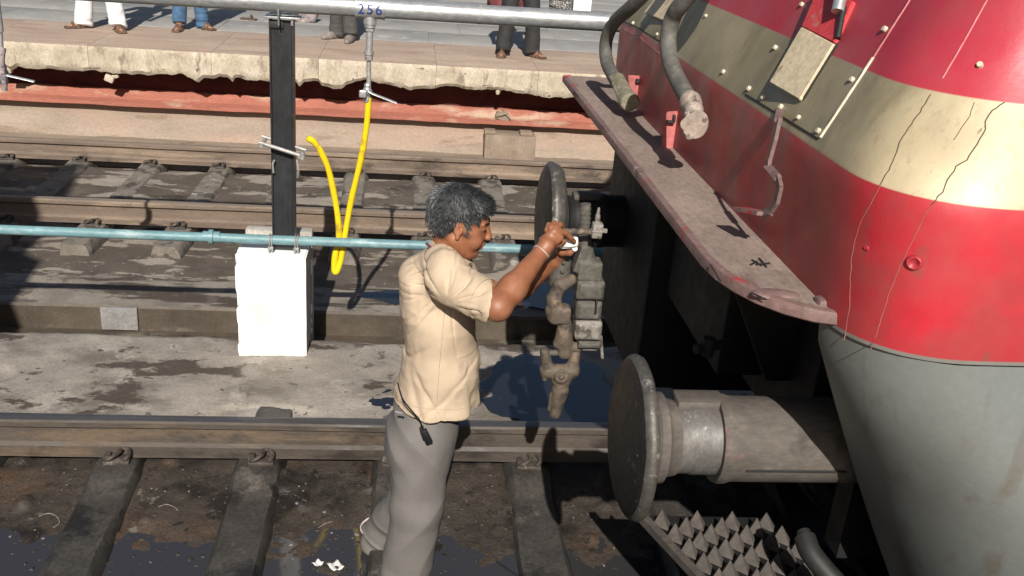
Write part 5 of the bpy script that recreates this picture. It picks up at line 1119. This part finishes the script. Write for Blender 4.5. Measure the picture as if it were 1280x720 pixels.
for ft, nm in ((FR, 'shoe'), (FL, 'shoe')):
    Sx = SDF(ft+Vector((-.12, -.1, -.12)), ft+Vector((.24, .1, .06)), .005); q = ft+Vector((0, 0, -.022))
    Sx.cap(q+Vector((-.045, 0, 0)), q+Vector((.09, -.008, -.012)), .042, .042, k=.02); Sx.cap(q+Vector((.09, -.008, -.012)), q+Vector((.155, -.012, -.02)), .042, .030, k=.02); Sx.cap(q+Vector((-.02, 0, .02)), q+Vector((0, 0, .06)), .045, .045, k=.02); Sx.cut(q+Vector((0, 0, -.048)), (0, 0, -1))
    link(nm, Sx.mesh(nm), m_shoe, man, None)
# cord and key pouch on the hip, pale tag, wrist thread
bm = nb(); tube(bm, [B(497, 478, -1.19), B(503, 498, -1.20), B(516, 515, -1.19), B(524, 524, -1.17), B(527, 532, -1.155)], .0028, 6, 5); bmobj('cord', bm, m_blackpl, man)
bm = nb(); q = B(533, 546, -1.155); box(bm, q, (.026, .018, .062), Matrix.Rotation(-.45, 3, 'Y'), .004); box(bm, q+Vector((-.014, .002, .012)), (.012, .016, .05), Matrix.Rotation(-.3, 3, 'Y'), .003); cyl(bm, B(527, 532, -1.155), B(530, 540, -1.155), .005, seg=8); bmobj('key_pouch', bm, m_blackpl, man)
bm = nb(); q = B(499, 516, -1.16); box(bm, q, (.028, .004, .008), Matrix.Rotation(.3, 3, 'Y'), .001); bmobj('ring_tag', bm, m_galv, man)
wd = (WrR-ElR).normalized(); Fm = frame(wd); c = WrR-wd*.004; bm = nb()
for k in range(2): tube(bm, [c+wd*(.008*k)+Fm @ Vector((.0300*math.cos(a), .0300*math.sin(a), .004*math.sin(a*2+k))) for a in [2*PI*j/20 for j in range(21)]], .0022, 6, 1, False)
bmobj('wrist_thread', bm, m_thread, man, 60)
cl = SDF(B(712, 301, -.94)-Vector((.07, .07, .06)), B(712, 301, -.94)+Vector((.07, .07, .06)), .003); cl.boxs(B(712, 301, -.955), (.026, .018, .018), .006); cl.boxs(B(707, 305, -.95), (.02, .014, .012), .005, .006); cl.cap(B(716, 306, -.955), B(719, 311, -.955), .008, k=.008)
o = link('cloth', cl.mesh('cloth', lambda V, N: .004*ridge(vnoise(V[:, 0]*60, V[:, 1]*60, V[:, 2]*60, 3))), m_whitecl, None, None, B(712, 301, -.94)); tag(o, 'folded white cloth held in the man\'s left hand below the lever', 'cloth')

# ================================================================== people waiting on the far platform (only shins and feet are in the picture)
def stander(label, fa, fb, toe, tmat, smat, shoe, hgt=1.68, rl=.072, knees=0.):
    """fa, fb: ankle positions on the paving; toe: toe angles"""
    fa, fb = Vector(fa), Vector(fb); mid = (fa+fb)/2; t = thing('person', label, 'person', mid, 'people standing on the far platform'); Z0 = PZ
    dv = (fb-fa).normalized(); hip = mid+Vector((0, .03, .86)); ch = mid+Vector((0, .03, 1.25)); hd = mid+Vector((0, .0, hgt-.11))
    lo = (min(fa.x, fb.x)-.45, min(fa.y, fb.y)-.35, Z0-.01); hi = (max(fa.x, fb.x)+.45, max(fa.y, fb.y)+.35, Z0+hgt+.03)
    S1 = SDF(lo, hi, .0085); hips = (hip-dv*.09, hip+dv*.09)
    for f, h_, ta in ((fa, hips[0], toe[0]), (fb, hips[1], toe[1])):
        kn = f.lerp(h_, .52)+Vector((0, -.03-knees, 0)); an = f+Vector((0, 0, .075)); td = Vector((math.sin(ta), -math.cos(ta), 0)); S1.cap(h_, kn, .08, .055, k=.02); S1.cap(kn, an, .052, .036, k=.02)
        S1.cap(an+Vector((0, 0, -.03))-td*.03, an+td*.09+Vector((0, 0, -.045)), .032, .028, k=.015); S1.cap(an+td*.08+Vector((0, 0, -.048)), an+td*.15+Vector((0, 0, -.055)), .026, .018, k=.02)
    S1.cap(hip, ch, .11, .12, k=.04, sy=.8); S1.cap(ch, hd, .06, .055, k=.03); S1.ell(hd, (.076, .095, .115), k=.02); S1.ell(hd+Vector((0, -.1, -.02)), (.015, .02, .02), k=.01)
    for s, e in ((-1, hips[0]), (1, hips[1])):
        sh_ = ch+dv*s*.19+Vector((0, 0, .12)); el = ch+dv*s*.26+Vector((0, .02, -.16)); wr = ch+dv*s*.25+Vector((0, -.08, -.40)); S1.cap(ch+Vector((0, 0, .1)), sh_, .06, .055, k=.03); S1.cap(sh_, el, .05, .04, k=.02); S1.cap(el, wr, .04, .028, k=.02); S1.cap(wr, wr+Vector((0, -.02, -.08)), .032, .026, k=.01)
        for k in range(4): S1.cap(wr+Vector((-.02+.014*k, -.02, -.09)), wr+Vector((-.02+.014*k, -.035, -.16)), .009, .008, k=.006)
    link('body', S1.mesh('body'), m_skin2, t, None)
    S2 = SDF((lo[0]+.1, lo[1], Z0), (hi[0]-.1, hi[1], Z0+.98), .0075)
    for f, h_, ta in ((fa, hips[0], toe[0]), (fb, hips[1], toe[1])):
        kn = f.lerp(h_, .52)+Vector((0, -.02-knees, 0)); S2.cap(h_, kn, .105, rl, k=.03); S2.cap(kn, f+Vector((0, .01, -.02)), rl, rl*.95, k=.03)
    S2.cut((0, 0, Z0+.062), (0, .25, -1)) if False else S2.cut((mid.x, mid.y, Z0+.045), (0, -.35, -1))
    S2.cap(hip+Vector((0, 0, .0)), hip+Vector((0, 0, .06)), .13, .12, k=.03, sy=.8)
    link('trousers', S2.mesh('trousers', lambda V, N: .008*ridge(vnoise(V[:, 0]*9, V[:, 1]*9, V[:, 2]*7, 5))+.008*ridge(vnoise(V[:, 2]*22, V[:, 0]*6, V[:, 1]*6, 7))*np.clip((Z0+.3-V[:, 2])*4, 0, 1)), tmat, t, None)
    S3 = SDF((lo[0], lo[1], Z0+.72), (hi[0], hi[1], Z0+1.56), .011); S3.cap(hip, ch, .135, .14, k=.04, sy=.82); S3.cap(ch+dv*-.17+Vector((0, 0, .11)), ch+dv*.17+Vector((0, 0, .11)), .075, k=.05)
    for s in (-1, 1): S3.cap(ch+dv*s*.19+Vector((0, 0, .11)), ch+dv*s*.25+Vector((0, .01, -.12)), .066, .06, k=.02)
    S3.cut((0, 0, Z0+.78), (0, 0, -1)); link('shirt', S3.mesh('shirt'), smat, t, None)
    S4 = SDF(hd-Vector((.14, .14, .14)), hd+Vector((.14, .14, .16)), .008); S4.ell(hd+Vector((0, .022, .035)), (.088, .098, .10)); S4.ell(hd+Vector((0, -.11, -.04)), (.12, .08, .10), k=.01, op='sub'); link('hair', S4.mesh('hair'), m_hair, t, None)
    for f, ta in ((fa, toe[0]), (fb, toe[1])):
        td = Vector((math.sin(ta), -math.cos(ta), 0)); sd = Vector((td.y, -td.x, 0)); S5 = SDF(f+Vector((-.2, -.22, -.01)), f+Vector((.2, .2, .14)), .005)
        if shoe[0] == 'shoe':
            S5.cap(f+td*-.04+Vector((0, 0, .045)), f+td*.10+Vector((0, 0, .034)), .050, .046, k=.02); S5.cap(f+td*.10+Vector((0, 0, .034)), f+td*.18+Vector((0, 0, .022)), .046, .032, k=.02); S5.cut(f+Vector((0, 0, .004)), (0, 0, -1))
        else:
            for k in range(9): u = -.06+k*.028; S5.boxs(f+td*u+Vector((0, 0, .012)), (.047-.010*abs(k-5)/5, .024, .012), .006, .012, R=np.array(Matrix.Rotation(ta, 3, 'Z')))
            [S5.cap(f+td*(.055+.05*q)+sd*s_*.046+Vector((0, 0, .012)), f+td*(.065+.04*q)+Vector((0, 0, .072-.012*q)), .013, k=.006) for s_ in (-1, 1) for q in (0, 1)]; [S5.cap(f-td*.05+sd*s_*.035+Vector((0, 0, .02)), f-td*.055+Vector((0, 0, .075)), .009, k=.006) for s_ in (-1, 1)]
        link('footwear', S5.mesh('footwear'), shoe[1], t, None)
def G(x, y): p = at(x, y, Z=PZ); return (p.x, p.y, PZ)
m_sandal = M('dark_tan_sandal', (.11, .065, .04), .7); m_pshoe = M('dusty_grey_shoe', (.22, .19, .17), .7)
m_whitecl2 = M('white_trouser_cloth', (.80, .80, .82), .85, var=.05, fine=.05)
stander('person in white trousers and sandals standing at the platform edge, far left', G(104, 35), G(149, 39), (-.95, .45), m_whitecl2, m_whitecl2, ('sandal', m_sandal), rl=.088)
stander('barefoot-looking person in blue jeans standing on the platform, left of the black post', G(224, 38), G(254, 36), (.0, .85), m_jeans, m_print, ('sandal', m_sandal), rl=.072)
stander('person in brownish grey trousers standing right behind the silver drop pipe', G(420, 48), G(438, 52), (-.75, -.15), m_dkgrey, m_pinkcl, ('shoe', m_pshoe), rl=.078)
stander('person in black trousers with feet wide apart near the loco footplate', G(627, 70), G(666, 71), (-.15, .65), m_black, m_maroon, ('sandal', m_sandal), rl=.082)
def bundle(name, label, cat, px, py, w, d, h, mat, seed):
    g = Vector(G(px, py)); S6 = SDF(g+Vector((-w, -d, -.01)), g+Vector((w, d, h*1.3)), .01); S6.boxs(g+Vector((0, 0, h/2)), (w*.8, d*.8, h*.5), .05, .02); S6.cap(g+Vector((-w*.3, 0, h*.8)), g+Vector((w*.3, 0, h*.9)), .05, k=.06); S6.cut(g, (0, 0, -1))
    o = link(name, S6.mesh(name, lambda V, N: .03*ridge(vnoise(V[:, 0]*9, V[:, 1]*9, V[:, 2]*9, seed))), mat, None, None, g); tag(o, label, cat)
bundle('cloth_bundle', 'crumpled pinkish checked cloth bundle lying on the paving just right of the black post', 'bundle', 383, 27, .17, .14, .16, m_pinkcl, 3)
bundle('travel_bag', 'dark maroon travel bag standing behind the silver pipe, left of the patterned sack', 'bag', 640, 22, .42, .2, .42, m_maroon, 5)
bundle('cloth_sack', 'patterned cloth sack between the maroon bag and the white carton', 'sack', 698, 24, .17, .15, .40, m_print, 7)
g = Vector(G(725, 25)); bm = nb(); bb(bm, g.x-.13, g.x+.13, g.y-.1, g.y+.1, PZ, PZ+.4, .008); bb(bm, g.x-.02, g.x+.02, g.y-.102, g.y+.102, PZ+.005, PZ+.402, .001); o = bmobj('carton', bm, m_whitecl, None, 30, g); tag(o, 'plain white carton on the paving at the right end of the luggage row', 'carton')
g = Vector(G(311, 25)); bm = nb(); box(bm, g+Vector((0, 0, .012)), (.2, .08, .02), Matrix.Rotation(-.3, 3, 'Z'), .008); tube(bm, [g+Vector((.02, -.04, .02)), g+Vector((.03, 0, .06)), g+Vector((.04, .04, .02))], .01, 8, 4); o = bmobj('sandal', bm, m_sandal, None, 40, g); tag(o, 'single brown sandal lying on the grey paving left of the black post', 'sandal')

for o in bpy.data.objects:
    if 'w' in o: del o['w']
